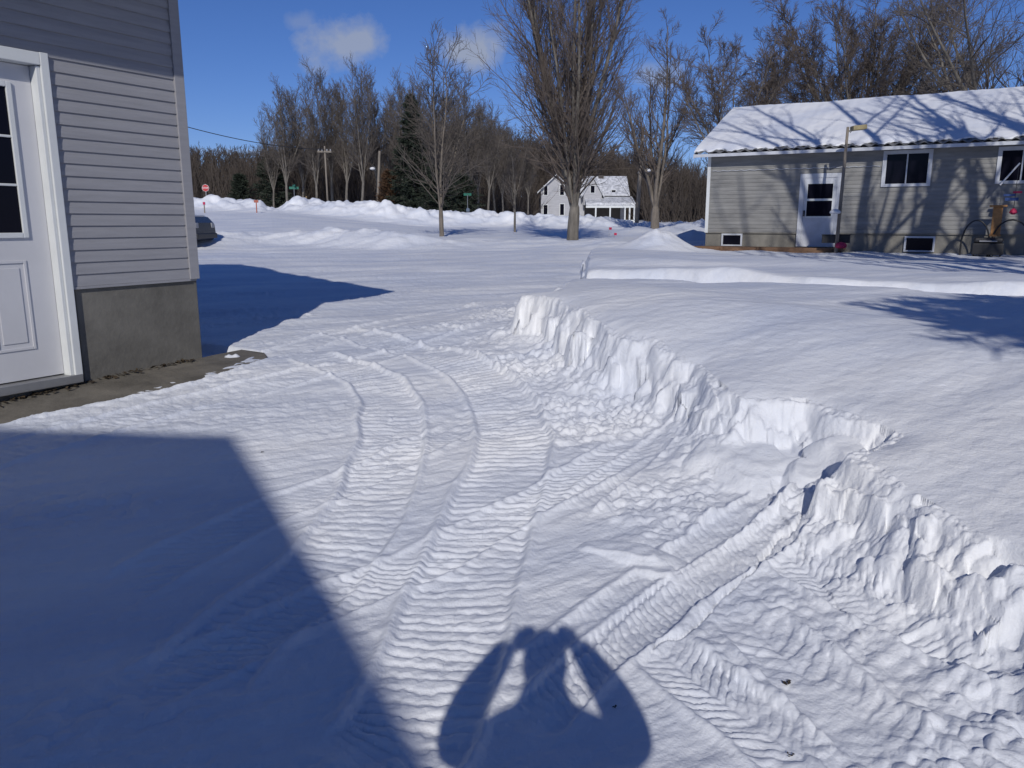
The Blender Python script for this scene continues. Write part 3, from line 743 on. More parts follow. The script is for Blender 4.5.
# ------------------------------------------------------------------ clapboard walls
def clap(mb, o, s, n, L0, L1, z0, z1, ex, openings=(), lip=.012):
    """courses of siding from s=L0..L1 and z0..z1, cut round the openings (s0,s1,za,zb)"""
    o = np.array([*o, 0.0]) if len(o) == 2 else np.array(o, float); s3 = np.array([*s, 0.]); n3 = np.array([*n, 0.]); Zv = np.array([0, 0, 1.])
    k = int(math.ceil((z1 - z0) / ex))
    for i in range(k):
        a = z0 + i * ex; b = min(a + ex, z1); segs = [(L0, L1)]
        for (p, q, za, zb) in openings:
            if za < b - .01 and zb > a + .01:
                ns = []
                for (u, v) in segs:
                    if q <= u or p >= v: ns.append((u, v)); continue
                    if p > u: ns.append((u, p))
                    if q < v: ns.append((q, v))
                segs = ns
        for (u, v) in segs:
            c = [o + s3 * u + n3 * lip + Zv * a, o + s3 * v + n3 * lip + Zv * a, o + s3 * v + n3 * lip * .75 + Zv * (a + ex * .5), o + s3 * u + n3 * lip * .75 + Zv * (a + ex * .5),
                 o + s3 * v + n3 * .001 + Zv * b, o + s3 * u + n3 * .001 + Zv * b, o + s3 * u + n3 * .001 + Zv * a, o + s3 * v + n3 * .001 + Zv * a]
            mb.add(c, [(0, 1, 2, 3), (3, 2, 4, 5), (6, 7, 1, 0)])

Zv = (0, 0, 1)
# ------------------------------------------------------------------ garage
G = empty('garage', (GC[0], GC[1], GZ), 'grey vinyl-sided garage with a white half-glass door on a bare concrete base', 'building')
g3 = np.array([GC[0], GC[1], 0.0]); u3 = (*GU, 0); n3 = (*GN, 0)
ZS = unproj(200, 278, GY)[1]                        # bottom of the siding
EH = 3.50; OV = .66; GL = 7.6; GW = 9.0; SL = .41
def wall_t(px, off=0):                               # distance along the garage wall of a pixel column
    k = (px - CX) / F * .985
    return ((GC[0] + GN[0] * off) - k * (GC[1] + GN[1] * off)) / (-GU[0] + k * GU[1])
tR = wall_t(66)
DT0 = tR                                             # outer edge of trim
DW = .92; TR = .085
d0, d1 = DT0 + TR, DT0 + TR + DW
Yd = GC[1] + GU[1] * d0
SILL = unproj(62, 374, Yd)[1]
DTOP = SILL + 2.05
mb = MB(); clap(mb, GC, GU, GN, .06, GL, ZS, EH - .02, .084, [(DT0 + .01, d1 + TR - .01, 0, DTOP + TR - .01)])
mb.build('siding', M['siding'], G)
mb = MB(); mb.box(g3, u3, n3, Zv, 0, DT0 + .02, -.25, -.001, ZS - .02, EH); mb.box(g3, u3, n3, Zv, d1 + TR - .02, GL, -.25, -.001, ZS - .02, EH); mb.box(g3, u3, n3, Zv, DT0 + .021, d1 + TR - .021, -.25, -.001, DTOP + .03, EH)
f3 = tuple(-np.array(u3)); inw = tuple(-np.array(n3))
mb.box(g3, u3, n3, Zv, 0, .2, -GW, -.26, ZS - .02, EH); mb.box(g3, u3, n3, Zv, GL - .2, GL, -GW, -.26, ZS - .02, EH); mb.box(g3, u3, n3, Zv, .21, GL - .21, -GW, -GW + .2, ZS - .02, EH)
# gable triangles
for s in (.001, GL - .2):
    o = g3 + np.array(u3) * s; A = o + np.array([0, 0, EH + .001]); B = A - np.array(n3) * GW; T = A - np.array(n3) * GW / 2 + np.array([0, 0, SL * GW / 2 - .05])
    q = np.array(u3) * .19; mb.add([A, B, T, A + q, B + q, T + q], [(0, 1, 2), (3, 5, 4), (0, 3, 4, 1), (1, 4, 5, 2), (2, 5, 3, 0)])
mb.build('wall', M['siding'], G)
mb = MB(); mb.box(g3, u3, n3, Zv, .0, DT0 - .03, -.3, -.006, GZ - .3, ZS - .003)
mb.box(g3, u3, n3, Zv, DT0 - .03, GL, -.3, -.008, GZ - .3, SILL - .05); mb.box(g3, u3, n3, Zv, d1 + TR + .03, GL, -.3, -.006, SILL - .048, ZS - .003)
mb.box(g3, u3, n3, Zv, .0, .3, -GW, -.301, GZ - .3, ZS - .022)
mb.build('foundation', M['concrete'], G, bevel=.006)
mb = MB(); mb.box(g3, u3, n3, Zv, -.012, .075, -.012, .022, ZS - .005, EH - .02); mb.box(g3, u3, n3, Zv, -.016, -.001, -.085, -.0121, ZS - .005, EH - .02)
mb.build('corner_trim', M['siding'], G, bevel=.003)
mb = MB(); mb.box(g3, u3, n3, Zv, .075, DT0, .0, .018, ZS - .018, ZS - .001)
mb.build('starter_strip', M['siding'], G)
# door
dr = MB(); dr.box(g3, u3, n3, Zv, d0, d1, -.10, -.055, SILL, DTOP); door = dr.build('door', M['door'], G)
lz0, lz1 = SILL + .98, SILL + 1.90; ls0, ls1 = d0 + .17, d1 - .17
fr = MB()
for a, b, c, d_ in ((ls0 - .035, ls0, lz0 - .035, lz1 + .035), (ls1, ls1 + .035, lz0 - .035, lz1 + .035), (ls0, ls1, lz0 - .035, lz0), (ls0, ls1, lz1, lz1 + .035)): fr.box(g3, u3, n3, Zv, a, b, -.055, -.038, c, d_)
for k in (1, 2): fr.box(g3, u3, n3, Zv, ls0 + (ls1 - ls0) * k / 3 - .007, ls0 + (ls1 - ls0) * k / 3 + .007, -.0525, -.043, lz0, lz1)
for k in (1, 2): fr.box(g3, u3, n3, Zv, ls0, ls1, -.0525, -.0435, lz0 + (lz1 - lz0) * k / 3 - .008, lz0 + (lz1 - lz0) * k / 3 + .008)
fr.build('window_frame', M['white'], door, bevel=.004)
MB().box(g3, u3, n3, Zv, ls0, ls1, -.0548, -.053, lz0, lz1).build('pane', M['glass'], door)
for k in (0, 1):
    a = d0 + .17 + k * .32; b = a + .26; pz0, pz1 = SILL + .20, SILL + .80
    pm = MB()
    for (q, r_, c, d_) in ((a, a + .02, pz0, pz1), (b - .02, b, pz0, pz1), (a + .02, b - .02, pz0, pz0 + .02), (a + .02, b - .02, pz1 - .02, pz1)): pm.box(g3, u3, n3, Zv, q, r_, -.0548, -.047, c, d_)
    pm.box(g3, u3, n3, Zv, a + .05, b - .05, -.0548, -.049, pz0 + .05, pz1 - .05)
    pm.build('door_panel', M['door'], door, bevel=.005)
tm = MB()
tm.box(g3, u3, n3, Zv, DT0, DT0 + .055, -.02, .035, SILL - .04, DTOP + TR); tm.box(g3, u3, n3, Zv, DT0 + .0552, d0 - .003, -.09, .018, SILL - .04, DTOP)
tm.box(g3, u3, n3, Zv, d1 + TR - .055, d1 + TR, -.02, .035, SILL - .04, DTOP + TR); tm.box(g3, u3, n3, Zv, d1 + .003, d1 + TR - .0552, -.09, .018, SILL - .04, DTOP)
tm.box(g3, u3, n3, Zv, DT0 + .056, d1 + TR - .056, -.09, .033, DTOP + .004, DTOP + TR - .003)
tm.build('door_frame', M['white'], G, bevel=.004)
MB().box(g3, u3, n3, Zv, DT0 + .01, d1 + TR - .01, -.12, .05, SILL - .065, SILL - .008).build('door_sill', M['metal'], G, bevel=.004)
# jamb reveals behind the door
MB().box(g3, u3, n3, Zv, d0 - .01, d1 + .01, -.20, -.105, SILL - .05, DTOP + .02).build('door_stop', M['door'], G)
# roof: two slopes with eaves
rf = MB()
def slope(mb, n_in, n_out, z_in, z_out, s0, s1, th):
    A = g3 + np.array(u3) * s0; B = g3 + np.array(u3) * s1; N = np.array(n3)
    vs = []
    for zz in (0, th):
        for S_ in (A, B):
            vs += [S_ + N * n_in + np.array([0, 0, z_in + zz]), S_ + N * n_out + np.array([0, 0, z_out + zz])]
    mb.add(vs, [(0, 1, 3, 2), (4, 6, 7, 5), (0, 4, 5, 1), (2, 3, 7, 6), (1, 5, 7, 3), (0, 2, 6, 4)])
slope(rf, -GW / 2, OV, EH + SL * (GW / 2 + OV), EH, -.02, GL + .35, .14)
slope(rf, -GW / 2 - .002, -GW - OV, EH + SL * (GW / 2 + OV), EH, -.02, GL + .35, .14)
roof = rf.build('roof', M['shingle'], G)
MB().box(g3, u3, n3, Zv, -.015, GL + .34, .025, OV - .01, EH - .03, EH - .005).build('soffit', M['white'], G)
o = MB(); slope(o, -GW / 2, OV + .01, EH + SL * (GW / 2 + OV) + .143, EH + .143, -.015, GL + .34, .08); slope(o, -GW / 2 - .003, -GW - OV, EH + SL * (GW / 2 + OV) + .143, EH + .143, -.015, GL + .34, .08)
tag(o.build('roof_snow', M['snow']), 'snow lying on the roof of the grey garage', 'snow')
# walk slab in front of the garage
wk = MB(); pts2 = []
NS = 60
for i in range(NS + 1):
    s_ = -.42 + i * (6.2 + .42) / NS
    w_ = .47 + .02 * math.sin(s_ * 9)
    if s_ < .1: w_ *= max(.05, 1 - ((.1 - s_) / .55) ** 2) ** .5
    pts2.append((s_, w_))
vs = []; fs = []
for s_, w_ in pts2:
    for nn, zz in ((-.005 if s_ > 0 else -.02, GZ - .012), (w_ + .10, GZ - .035), (w_ + .10, GZ - .3)):
        q_ = g3 + np.array(u3) * s_ + np.array(n3) * nn; zt_ = float(zbase(np.array([q_[0]]), np.array([q_[1]]))[0]) - .012
        vs.append(q_ + np.array([0, 0, zt_ if zz > GZ - .2 else zt_ - .25]))
for i in range(NS):
    for k in range(2): fs.append((i * 3 + k, i * 3 + k + 1, (i + 1) * 3 + k + 1, (i + 1) * 3 + k))
wk.add(vs, fs); tag(wk.build('pavement', M['concrete2']), kind='structure')
# a line of brown leaves and grit against the wall
rgl = np.random.default_rng(4); lf = MB()
for k in range(170):
    s_ = rgl.random() ** 1.2 * 1.6 + .15; nn = .02 + abs(rgl.normal()) * .035
    c = g3 + np.array(u3) * s_ + np.array(n3) * nn; c[2] = float(zbase(c[:1], c[1:2])[0]) + .002; a = rgl.random() * 6.28; q = .012 + .014 * rgl.random()
    dx = np.array([math.cos(a), math.sin(a), .3 * rgl.normal()]) * q; dy = np.array([-math.sin(a), math.cos(a), .3 * rgl.normal()]) * q * .6
    lf.add([c - dx, c - dy * .9, c + dx, c + dy], [(0, 1, 2, 3)])
tag(lf.build('leaf_litter', M['dirt']), 'brown dead leaves and grit along the foot of the garage wall', 'leaf litter', kind='stuff')

# ------------------------------------------------------------------ grey house on the right
HY = 25.6
HX = unproj(707, 200, HY)[0]
HC = np.array([HX, HY]); HU = np.array([math.sqrt(3) / 2, -.5]); HN = np.array([-.5, -math.sqrt(3) / 2])
h3 = np.array([HX, HY, 0]); hu = (*HU, 0); hn = (*HN, 0)
def hp(px, py, off=0.0):
    """(distance along the front wall, z) of a pixel on the wall plane"""
    d = ray(px, py); o = np.array([0, 0, EYE]); N = np.array([*HN, 0.]); t = ((h3 + N * off - o) @ N) / (d @ N)
    q = o + d * t; return float((q - h3) @ np.array([*HU, 0.])), float(q[2])
HS = hp(706, 232)[1]; HE = hp(706, 155)[1]; HB = hp(706, 249)[1] - .35; HLn = 15.5; HW = 7.4
H = empty('house', (HX, HY, HB + .3), 'long low grey house with a white storm door and a snow-covered ribbed metal roof', 'building')
w1 = [hp(884, 151), hp(930, 186)]; w2 = [hp(999, 147), hp(1046, 183)]
dl = [hp(801, 174), hp(837, 247)]
b1 = [hp(722, 232.5), hp(742, 246)]; b2 = [hp(905, 235), hp(934, 252)]
ops = [(w1[0][0], w1[1][0], w1[1][1], w1[0][1]), (w2[0][0], w2[1][0], w2[1][1], w2[0][1]), (dl[0][0], dl[1][0], dl[1][1], dl[0][1])]
ops_in = [(a + .02, b - .02, c + .02, d_ - .02) for a, b, c, d_ in ops]
mb = MB(); clap(mb, HC, HU, HN, .08, HLn, HS, HE, .115, ops_in, .014); mb.build('siding', M['siding2'], H)
mb = MB(); mb.box(h3, hu, hn, Zv, 0, HLn, -.25, -.001, HS - .02, HE)
mb.box(h3, hu, hn, Zv, 0, .2, -HW, -.26, HS - .02, HE); mb.box(h3, hu, hn, Zv, HLn - .2, HLn, -HW, -.26, HS - .02, HE); mb.box(h3, hu, hn, Zv, .21, HLn - .21, -HW, -HW + .2, HS - .02, HE)
RIDGE = unproj(742, 111, HY + HW / 2 * .866)[1]; HOV = .45
hsl = (RIDGE - HE) / (HW / 2 + HOV)
for s in (.001, HLn - .2):
    A = h3 + np.array(hu) * s + np.array([0, 0, HE + .001]); B = A - np.array(hn) * HW; T = A - np.array(hn) * HW / 2 + np.array([0, 0, hsl * HW / 2 + .02])
    q = np.array(hu) * .19; mb.add([A, B, T, A + q, B + q, T + q], [(0, 1, 2), (3, 5, 4), (0, 3, 4, 1), (1, 4, 5, 2), (2, 5, 3, 0)])
mb.build('wall', M['siding2'], H)
mb = MB(); mb.box(h3, hu, hn, Zv, 0, HLn, -.3, -.03, HB, HS - .021); mb.box(h3, hu, hn, Zv, 0, .3, -HW, -.301, HB, HS - .021); mb.build('foundation', M['block'], H)
MB().box(h3, hu, hn, Zv, 0, HLn, -.02, .02, HS - .035, HS - .002).build('skirt_board', M['block'], H)
mb = MB(); mb.box(h3, hu, hn, Zv, -.02, .08, -.02, .03, HS - .02, HE); mb.box(h3, hu, hn, Zv, -.03, -.001, -.10, -.021, HS - .02, HE); mb.build('corner_trim', M['white'], H)

def window(o3, u, n, s0, s1, z0, z1, parent, halves=2, fm='white2', t=.07, name='window', glassn=.005):
    f = MB()
    f.box(o3, u, n, Zv, s0, s0 + t, -.01, .045, z0, z1); f.box(o3, u, n, Zv, s1 - t, s1, -.01, .045, z0, z1)
    f.box(o3, u, n, Zv, s0 + t, s1 - t, -.01, .043, z0, z0 + t * .8); f.box(o3, u, n, Zv, s0 + t, s1 - t, -.01, .043, z1 - t, z1)
    for k in range(1, halves):
        c = s0 + (s1 - s0) * k / halves; f.box(o3, u, n, Zv, c - .018, c + .018, -.005, .03, z0 + t * .8, z1 - t)
    w = f.build(name, M[fm], parent)
    for k in range(halves):
        a = s0 + t + (s1 - s0 - 2 * t) * k / halves; b = s0 + t + (s1 - s0 - 2 * t) * (k + 1) / halves
        MB().box(o3, u, n, Zv, a + .002, b - .002, .0, .012, z0 + t * .8, z1 - t).build('pane', M['glass'], w)
    return w
window(h3, hu, hn, *ops[0][:2], ops[0][2], ops[0][3], H, t=.10); window(h3, hu, hn, *ops[1][:2], ops[1][2], ops[1][3], H, t=.10)
window(h3, hu, (hn[0], hn[1], 0), b1[0][0], b1[1][0], b1[1][1], b1[0][1] - .03, H, halves=1, t=.05, name='basement_window')
window(h3, hu, (hn[0], hn[1], 0), b2[0][0], b2[1][0], b2[1][1], b2[0][1] - .03, H, halves=1, t=.05, name='basement_window')
# storm door
s0, s1, za, zb = ops[2]
f = MB(); f.box(h3, hu, hn, Zv, s0, s0 + .13, -.01, .05, za, zb); f.box(h3, hu, hn, Zv, s1 - .13, s1, -.01, .05, za, zb); f.box(h3, hu, hn, Zv, s0 + .13, s1 - .13, -.01, .048, zb - .12, zb)
f.build('door_frame', M['white2'], H)
f = MB(); f.box(h3, hu, hn, Zv, s0 + .132, s1 - .132, -.005, .03, za, zb - .122); dr = f.build('door', M['white2'], H)
D0, D1 = s0 + .132, s1 - .132; hgt = zb - za
for a, b in ((.66, .86), (.42, .63)):
    MB().box(h3, hu, hn, Zv, D0 + .10, D1 - .10, .030, .036, za + hgt * a, za + hgt * b).build('pane', M['glass'], dr)
f = MB(); f.box(h3, hu, hn, Zv, D0 + .08, D0 + .10, .0301, .045, za + .40 * hgt, za + .88 * hgt); f.box(h3, hu, hn, Zv, D1 - .10, D1 - .08, .0301, .045, za + .40 * hgt, za + .88 * hgt)
f.box(h3, hu, hn, Zv, D0 + .10, D1 - .10, .0301, .044, za + .63 * hgt, za + .66 * hgt); f.box(h3, hu, hn, Zv, D0 + .10, D1 - .10, .0301, .044, za + .40 * hgt, za + .42 * hgt)
f.build('window_frame', M['white'], dr)
MB().box(h3, hu, hn, Zv, D0 + .02, D0 + .06, .031, .075, za + .42 * hgt, za + .50 * hgt).build('door_handle', M['black'], dr)
# roof of ribbed sheet with eaves; its edge is corrugated
def corr_slope(name, m, parent, zoff, th, amp, per, n_a, n_b, s0, s1, fn_noise=None, ragged=0):
    nS = int((s1 - s0) / per * 8) + 1; nT = 26
    S_ = np.linspace(s0, s1, nS); T_ = np.linspace(0, 1, nT); SS, TT = np.meshgrid(S_, T_, indexing='ij')
    wave = amp * np.cos(2 * np.pi * SS / per)
    nn = n_a + (n_b - n_a) * TT
    if ragged: nn = nn - ragged * sstep(.9, 1, TT) * (.5 + .5 * np.cos(2 * np.pi * SS / (per * 2) + 1.3) + .5 * fbm(SS * 3, TT * 0, 2, 5))
    zz = HE + hsl * (HOV - nn) if n_b > n_a else HE + hsl * (nn + HW + HOV)
    zz = zz + zoff
    tops = zz + th + wave * (1 if not fn_noise else .10)
    if fn_noise: tops = tops + fn_noise(SS, TT)
    out = []
    for zq in (tops, zz + (wave if not fn_noise else 0)):
        out.append(np.stack([h3[0] + HU[0] * SS + HN[0] * nn, h3[1] + HU[1] * SS + HN[1] * nn, zq], -1).reshape(-1, 3))
    i = (np.arange(nS - 1) * nT)[:, None]; j = np.arange(nT - 1)[None, :]
    Q = np.stack([i + j, i + j + nT, i + j + nT + 1, i + j + 1], -1).reshape(-1, 4); N0 = nS * nT
    Q2 = Q[:, ::-1] + N0
    e = []
    for a in range(nS - 1):
        for jj in (0, nT - 1): e.append((a * nT + jj, (a + 1) * nT + jj, (a + 1) * nT + jj + N0, a * nT + jj + N0))
    for b in range(nT - 1):
        for ii in (0, nS - 1): e.append((ii * nT + b, ii * nT + b + 1, ii * nT + b + 1 + N0, ii * nT + b + N0))
    V = np.vstack(out); 
    if parent is not None: V = V - ORG[parent.name]
    return np_mesh(name, V, np.vstack([Q, Q2, np.array(e)]), m, parent, smooth=False)
corr_slope('roof', M['roofmetal'], H, .03, .012, .034, .30, -HW / 2, HOV, -.35, HLn + .3)
corr_slope('roof', M['roofmetal'], H, .03, .012, .034, .30, -HW / 2 - .01, -HW - HOV, -.35, HLn + .3)
sn = lambda S_, T_: .035 * fbm(S_ * .5, T_ * 3, 3, 3) + .012 * fbm(S_ * 2.5, T_ * 14, 2, 4) - .05 * sstep(.93, 1.0, T_)
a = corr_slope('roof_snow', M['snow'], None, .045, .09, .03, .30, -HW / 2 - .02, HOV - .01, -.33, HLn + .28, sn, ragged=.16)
tag(a, 'uneven sunlit snow on the front slope of the grey house roof', 'snow')
f = MB(); f.box(h3, hu, hn, Zv, -.34, HLn + .3, HOV - .03, HOV - .004, HE - .10, HE - .012); f.box(h3, hu, hn, Zv, -.34, HLn + .3, .0, HOV - .031, HE - .03, HE - .005)
f.build('fascia', M['white2'], H)
f = MB()
A = h3 + np.array(hu) * (-.36); N = np.array(hn)
for n0, n1_ in ((-HW / 2, HOV), (-HW / 2, -HW - HOV)):
    za_, zb_ = RIDGE, HE
    v = []
    for q in (0, .025):
        for nn, zz in ((n0, za_), (n1_, zb_)):
            for dz in (-.13, .0): v.append(A + np.array(hu) * q + N * nn + np.array([0, 0, zz + dz]))
    f.add(v, [(0, 1, 3, 2), (4, 6, 7, 5), (0, 4, 5, 1), (2, 3, 7, 6), (1, 5, 7, 3), (0, 2, 6, 4)])
f.build('bargeboard', M['white2'], H)
MB().box(h3 - np.array(hn) * 2.0, hu, hn, Zv, -.22, -.031, -.10, .10, HS + .95, HS + 1.12).build('wall_lamp', M['white2'], H)
# chalky wash marks under the eave: a cable stapled to the wall
f = MB(); cab = []
sa, sb = hp(713, 170)[0], hp(880, 168)[0]
for k in range(60):
    s_ = sa + (sb - sa) * k / 59
    cab.append(h3 + np.array(hu) * s_ + N * .03 + np.array([0, 0, HE - .50 + .012 * math.sin(k * 1.9)]))
f.tube(cab, .010, 5); f.build('cable', M['white2'], H)
# deck edge under the door
dk0, dk1 = hp(700, 249)[0], hp(846, 249)[0]; zd_ = hp(760, 247)[1]
DK = empty('deck', tuple(h3 + np.array(hu) * 2 + N * .8 + np.array([0, 0, HB + .3])), 'low brown wooden deck along the foot of the grey house wall', 'deck')
f = MB(); f.box(h3, hu, hn, Zv, dk0, dk1, .86, .90, zd_ - .22, zd_ + .02); f.build('edge_board', M['wood'], DK)
f = MB()
for k in range(6): f.box(h3, hu, hn, Zv, dk0, dk1, .02 + k * .14, .15 + k * .14, zd_ - .02, zd_ + .012)
f.build('deck_boards', M['wood'], DK)
for s_ in (dk0 + .05, dk0 + .9, dk0 + 2.0, dk1 - .1): MB().box(h3, hu, hn, Zv, s_, s_ + .09, .90, .95, zd_ - .5, zd_ + .03).build('post', M['wood'], DK)

# leaning wooden light pole before the house
pyY = 22.3
pb = np.array([*((unproj(836, 249, pyY)[0], pyY)), unproj(836, 249, pyY)[1]]); pt_ = np.array([unproj(848, 127, pyY)[0], pyY, unproj(848, 127, pyY)[1]])
LP = empty('light_pole', tuple(pb), 'thin leaning wooden pole with a floodlight before the storm door', 'pole')
MB().tube([pb - (0, 0, .4), pb + (pt_ - pb) * .5, pt_], [.055, .048, .038], 8).build('pole', M['polewood'], LP, smooth=True)
fl_ = MB(); q = pt_ + np.array([.27, -.04, -.03]); fl_.box(q, (.96, 0, .10), (0, 1, 0), (-.10, 0, .96), -.19, .19, -.13, .13, -.06, .07); fl_.build('floodlight', M['yellow'], LP, bevel=.02)
MB().tube([pt_ + (0, 0, -.05), pt_ + (.07, -.02, -.14), pt_ + (.14, -.03, -.05)], .018, 6).build('bracket', M['metal'], LP)
q = pb + (pt_ - pb) * .30
tag(MB().lathe(q + np.array([-.17, -.12, .0]), [(.03, -.03), (.13, -.01), (.15, .02), (.13, .06), (.06, .10), (.01, .11)], 12).build('bird_feeder', M['signwhite'], smooth=True), 'small white snow-capped feeding dish fixed low on the leaning pole', 'bird feeder')
# dark planters at the foot
for k, (px, lab) in enumerate(((829, 'black rectangular planter on the left of the leaning pole'), (843, 'black rectangular planter on the right of the leaning pole'))):
    x, z = unproj(px, 239, pyY + .35)
    e = empty('planter', (x, pyY + .35, z - .11), lab, 'planter', 'black planters by the leaning pole')
    f = MB(); f.cbox((x, pyY + .35, z), .36, .18, .22, R(-30)); f.build('box', M['black'], e, bevel=.015)
    f = MB(); f.cbox((x, pyY + .35, z + .115), .38, .20, .025, R(-30)); f.build('rim', M['black'], e)
x, z = unproj(841, 245, pyY - .1)
f = MB(); f.lathe((x, pyY - .1, z - .09), [(.10, 0), (.15, .03), (.15, .10), (.11, .15), (.04, .17), (.01, .172)], 12)
tag(f.build('bucket', M['crimson'], smooth=True), 'small red tub in the snow at the foot of the leaning pole', 'tub')

# things by the right end of the house
def wp(px, py, off): s_, z = hp(px, py, off); return h3 + np.array(hu) * s_ + N * off + np.array([0, 0, z])
# bird feeder on a bracket
c = wp(997, 218, .7)
e = empty('bird_feeder', tuple(c - (0, 0, .5)), 'tall orange-brown wooden bird feeder hanging before the right end of the house', 'bird feeder')
f = MB(); f.box(c, hu, hn, Zv, -.11, .11, -.08, .08, -.42, .28); f.build('body', M['feeder'], e, bevel=.01)
f = MB(); f.box(c, hu, hn, Zv, -.20, .20, -.14, .14, .281, .33); f.build('roof', M['feeder'], e, bevel=.01)
f = MB(); f.box(c, hu, hn, Zv, -.13, .13, -.12, .12, -.47, -.421); f.build('tray', M['feeder'], e)
f = MB(); f.tube([c + (0, 0, -1.9), c + (0, 0, -.47)], .018, 6); f.build('post', M['metal'], e)
# white diagonal bar of an awning arm / hanging banner
a, b = wp(1000, 185, .5), wp(1020, 163, .5)
tag(MB().tube([a, b], .022, 6).build('awning_arm', M['signwhite']), 'slanting white arm sticking out across the right-hand window', 'pole')
# wind spinner, red and blue
c = wp(1015, 198, .6)
e = empty('wind_sock', tuple(c - (0, 0, .4)), 'red and blue hanging wind spinner at the right end of the house', 'wind spinner')
f = MB(); f.box(c, hu, hn, Zv, -.22, .08, -.04, .04, -.07, .01); f.box(c, hu, hn, Zv, -.26, .0, -.035, .035, .05, .10); f.build('blue_band', M['blue'], e)
f = MB(); f.lathe(c + (0, 0, -.42), [(.03, 0), (.10, .05), (.07, .12), (.02, .16)], 8); f.build('red_band', M['crimson'], e)
f = MB(); f.box(c, hu, hn, Zv, -.06, .14, -.045, .045, .12, .17); f.build('red_band', M['crimson'], e)
f = MB(); f.tube([c + (0, 0, -.3), c + (0, 0, .8)], .008, 5); f.build('cord', M['black'], e)
# two iron garden arches/chairs and a dark grill between
for k, (px, w_, lab) in enumerate(((974, .32, 'dark iron garden hoop left of the black grill'), (1009, .42, 'dark iron garden hoop right of the black grill'))):
    c = wp(px, 250, .8); pts = []
    for j in range(17):
        an = math.pi * j / 16; pts.append(c + np.array(hu) * (math.cos(an) * w_) + np.array([0, 0, .15 + .62 * math.sin(an)]))
    pts = [pts[0] - np.array([0, 0, .6])] + pts + [pts[-1] - np.array([0, 0, .6])]
    f = MB(); f.tube(pts, .022, 6)
    tag(f.build('garden_hoop', M['black'], smooth=True), lab, 'garden hoop', 'iron hoops by the house')
c = wp(988, 243, .9)
e = empty('grill', tuple(c - (0, 0, .5)), 'low black grill between the two iron hoops against the house', 'grill')
f = MB(); f.box(c, hu, hn, Zv, -.36, .36, -.22, .22, -.30, .0); f.build('firebox', M['black'], e, bevel=.03)
f = MB(); f.box(c, hu, hn, Zv, -.34, .34, -.20, .20, .002, .14); f.build('lid', M['black'], e, bevel=.06)
f = MB(); f.tube([c + N * .24 + np.array(hu) * -.2 + (0, 0, .05), c + N * .24 + np.array(hu) * .2 + (0, 0, .05)], .018, 6); f.build('handle', M['silver'], e)
for q in (-.3, .3): MB().tube([c + np.array(hu) * q + (0, 0, -.8), c + np.array(hu) * q + (0, 0, -.3)], .02, 6).build('leg', M['black'], e)
x, z = unproj(968, 229, 18.6)

# ------------------------------------------------------------------ white farmhouse across the road
FY = 108.0
def fx(px, py, Y=FY): return unproj(px, py, Y)
FH = empty('farmhouse', (fx(590, 222)[0], FY, fx(590, 224)[1]), 'white two-storey farmhouse with snowy gables and a front porch beyond the road', 'building')
def fbox(name, m, x0, x1, Y0, Y1, z0, z1, parent=FH, **k):
    return MB().box((0, 0, 0), (1, 0, 0), (0, 1, 0), Zv, x0, x1, Y0, Y1, z0, z1).build(name, M[m], parent, **k)
z0 = fx(590, 226)[1]
xa, xb = fx(541, 200)[0], fx(571, 200)[0]; xc, xd = fx(572, 200)[0], fx(626, 200)[0]
ze = fx(560, 190)[1]; zt = fx(560, 175.5)[1]
def gabled(x0, x1, Y0, Y1, zb, zeave, zridge, axis, wm='farm', ov=.5):
    f = MB(); f.box((0, 0, 0), (1, 0, 0), (0, 1, 0), Zv, x0, x1, Y0, Y1, zb, zeave)
    if axis == 'y':
        xm = (x0 + x1) / 2; f.add([(x0, Y0, zeave), (x1, Y0, zeave), (xm, Y0, zridge - .1), (x0, Y1, zeave), (x1, Y1, zeave), (xm, Y1, zridge - .1)], [(0, 1, 2), (3, 5, 4), (0, 2, 5, 3), (1, 4, 5, 2)])
    else:
        ym = (Y0 + Y1) / 2; f.add([(x0, Y0, zeave), (x0, Y1, zeave), (x0, ym, zridge - .1), (x1, Y0, zeave), (x1, Y1, zeave), (x1, ym, zridge - .1)], [(0, 1, 2), (3, 5, 4), (0, 2, 5, 3), (1, 4, 5, 2)])
    w = f.build('wall', M[wm], FH)
    g = MB()
    th = .18
    if axis == 'y':
        xm = (x0 + x1) / 2; k = (zridge - zeave) / ((x1 - x0) / 2)
        for sx, xe in ((-1, x0 - ov), (1, x1 + ov)):
            ze_ = zeave - k * ov
            vs = [(xm, Y0 - ov, zridge), (xe, Y0 - ov, ze_), (xe, Y1 + ov, ze_), (xm, Y1 + ov, zridge)]
            g.add(vs + [(a, b, c + th) for a, b, c in vs], [(0, 1, 2, 3), (4, 7, 6, 5), (0, 4, 5, 1), (1, 5, 6, 2), (2, 6, 7, 3), (3, 7, 4, 0)])
    else:
        ym = (Y0 + Y1) / 2; k = (zridge - zeave) / ((Y1 - Y0) / 2)
        for ye in (Y0 - ov, Y1 + ov):
            ze_ = zeave - k * ov
            vs = [(x0 - ov, ym, zridge), (x1 + ov, ym, zridge), (x1 + ov, ye, ze_), (x0 - ov, ye, ze_)]
            g.add(vs + [(a, b, c + th) for a, b, c in vs], [(0, 1, 2, 3), (4, 7, 6, 5), (0, 4, 5, 1), (1, 5, 6, 2), (2, 6, 7, 3), (3, 7, 4, 0)])
    return w, g.build('roof', M['snowroof'], FH)
M['snowroof'] = mat('snow_patched_roof', (.30, .31, .33), .7, 0, 2.5, col2=(.82, .83, .86))
gabled(xa, xb, FY, FY + 7, z0, ze, zt, 'y')
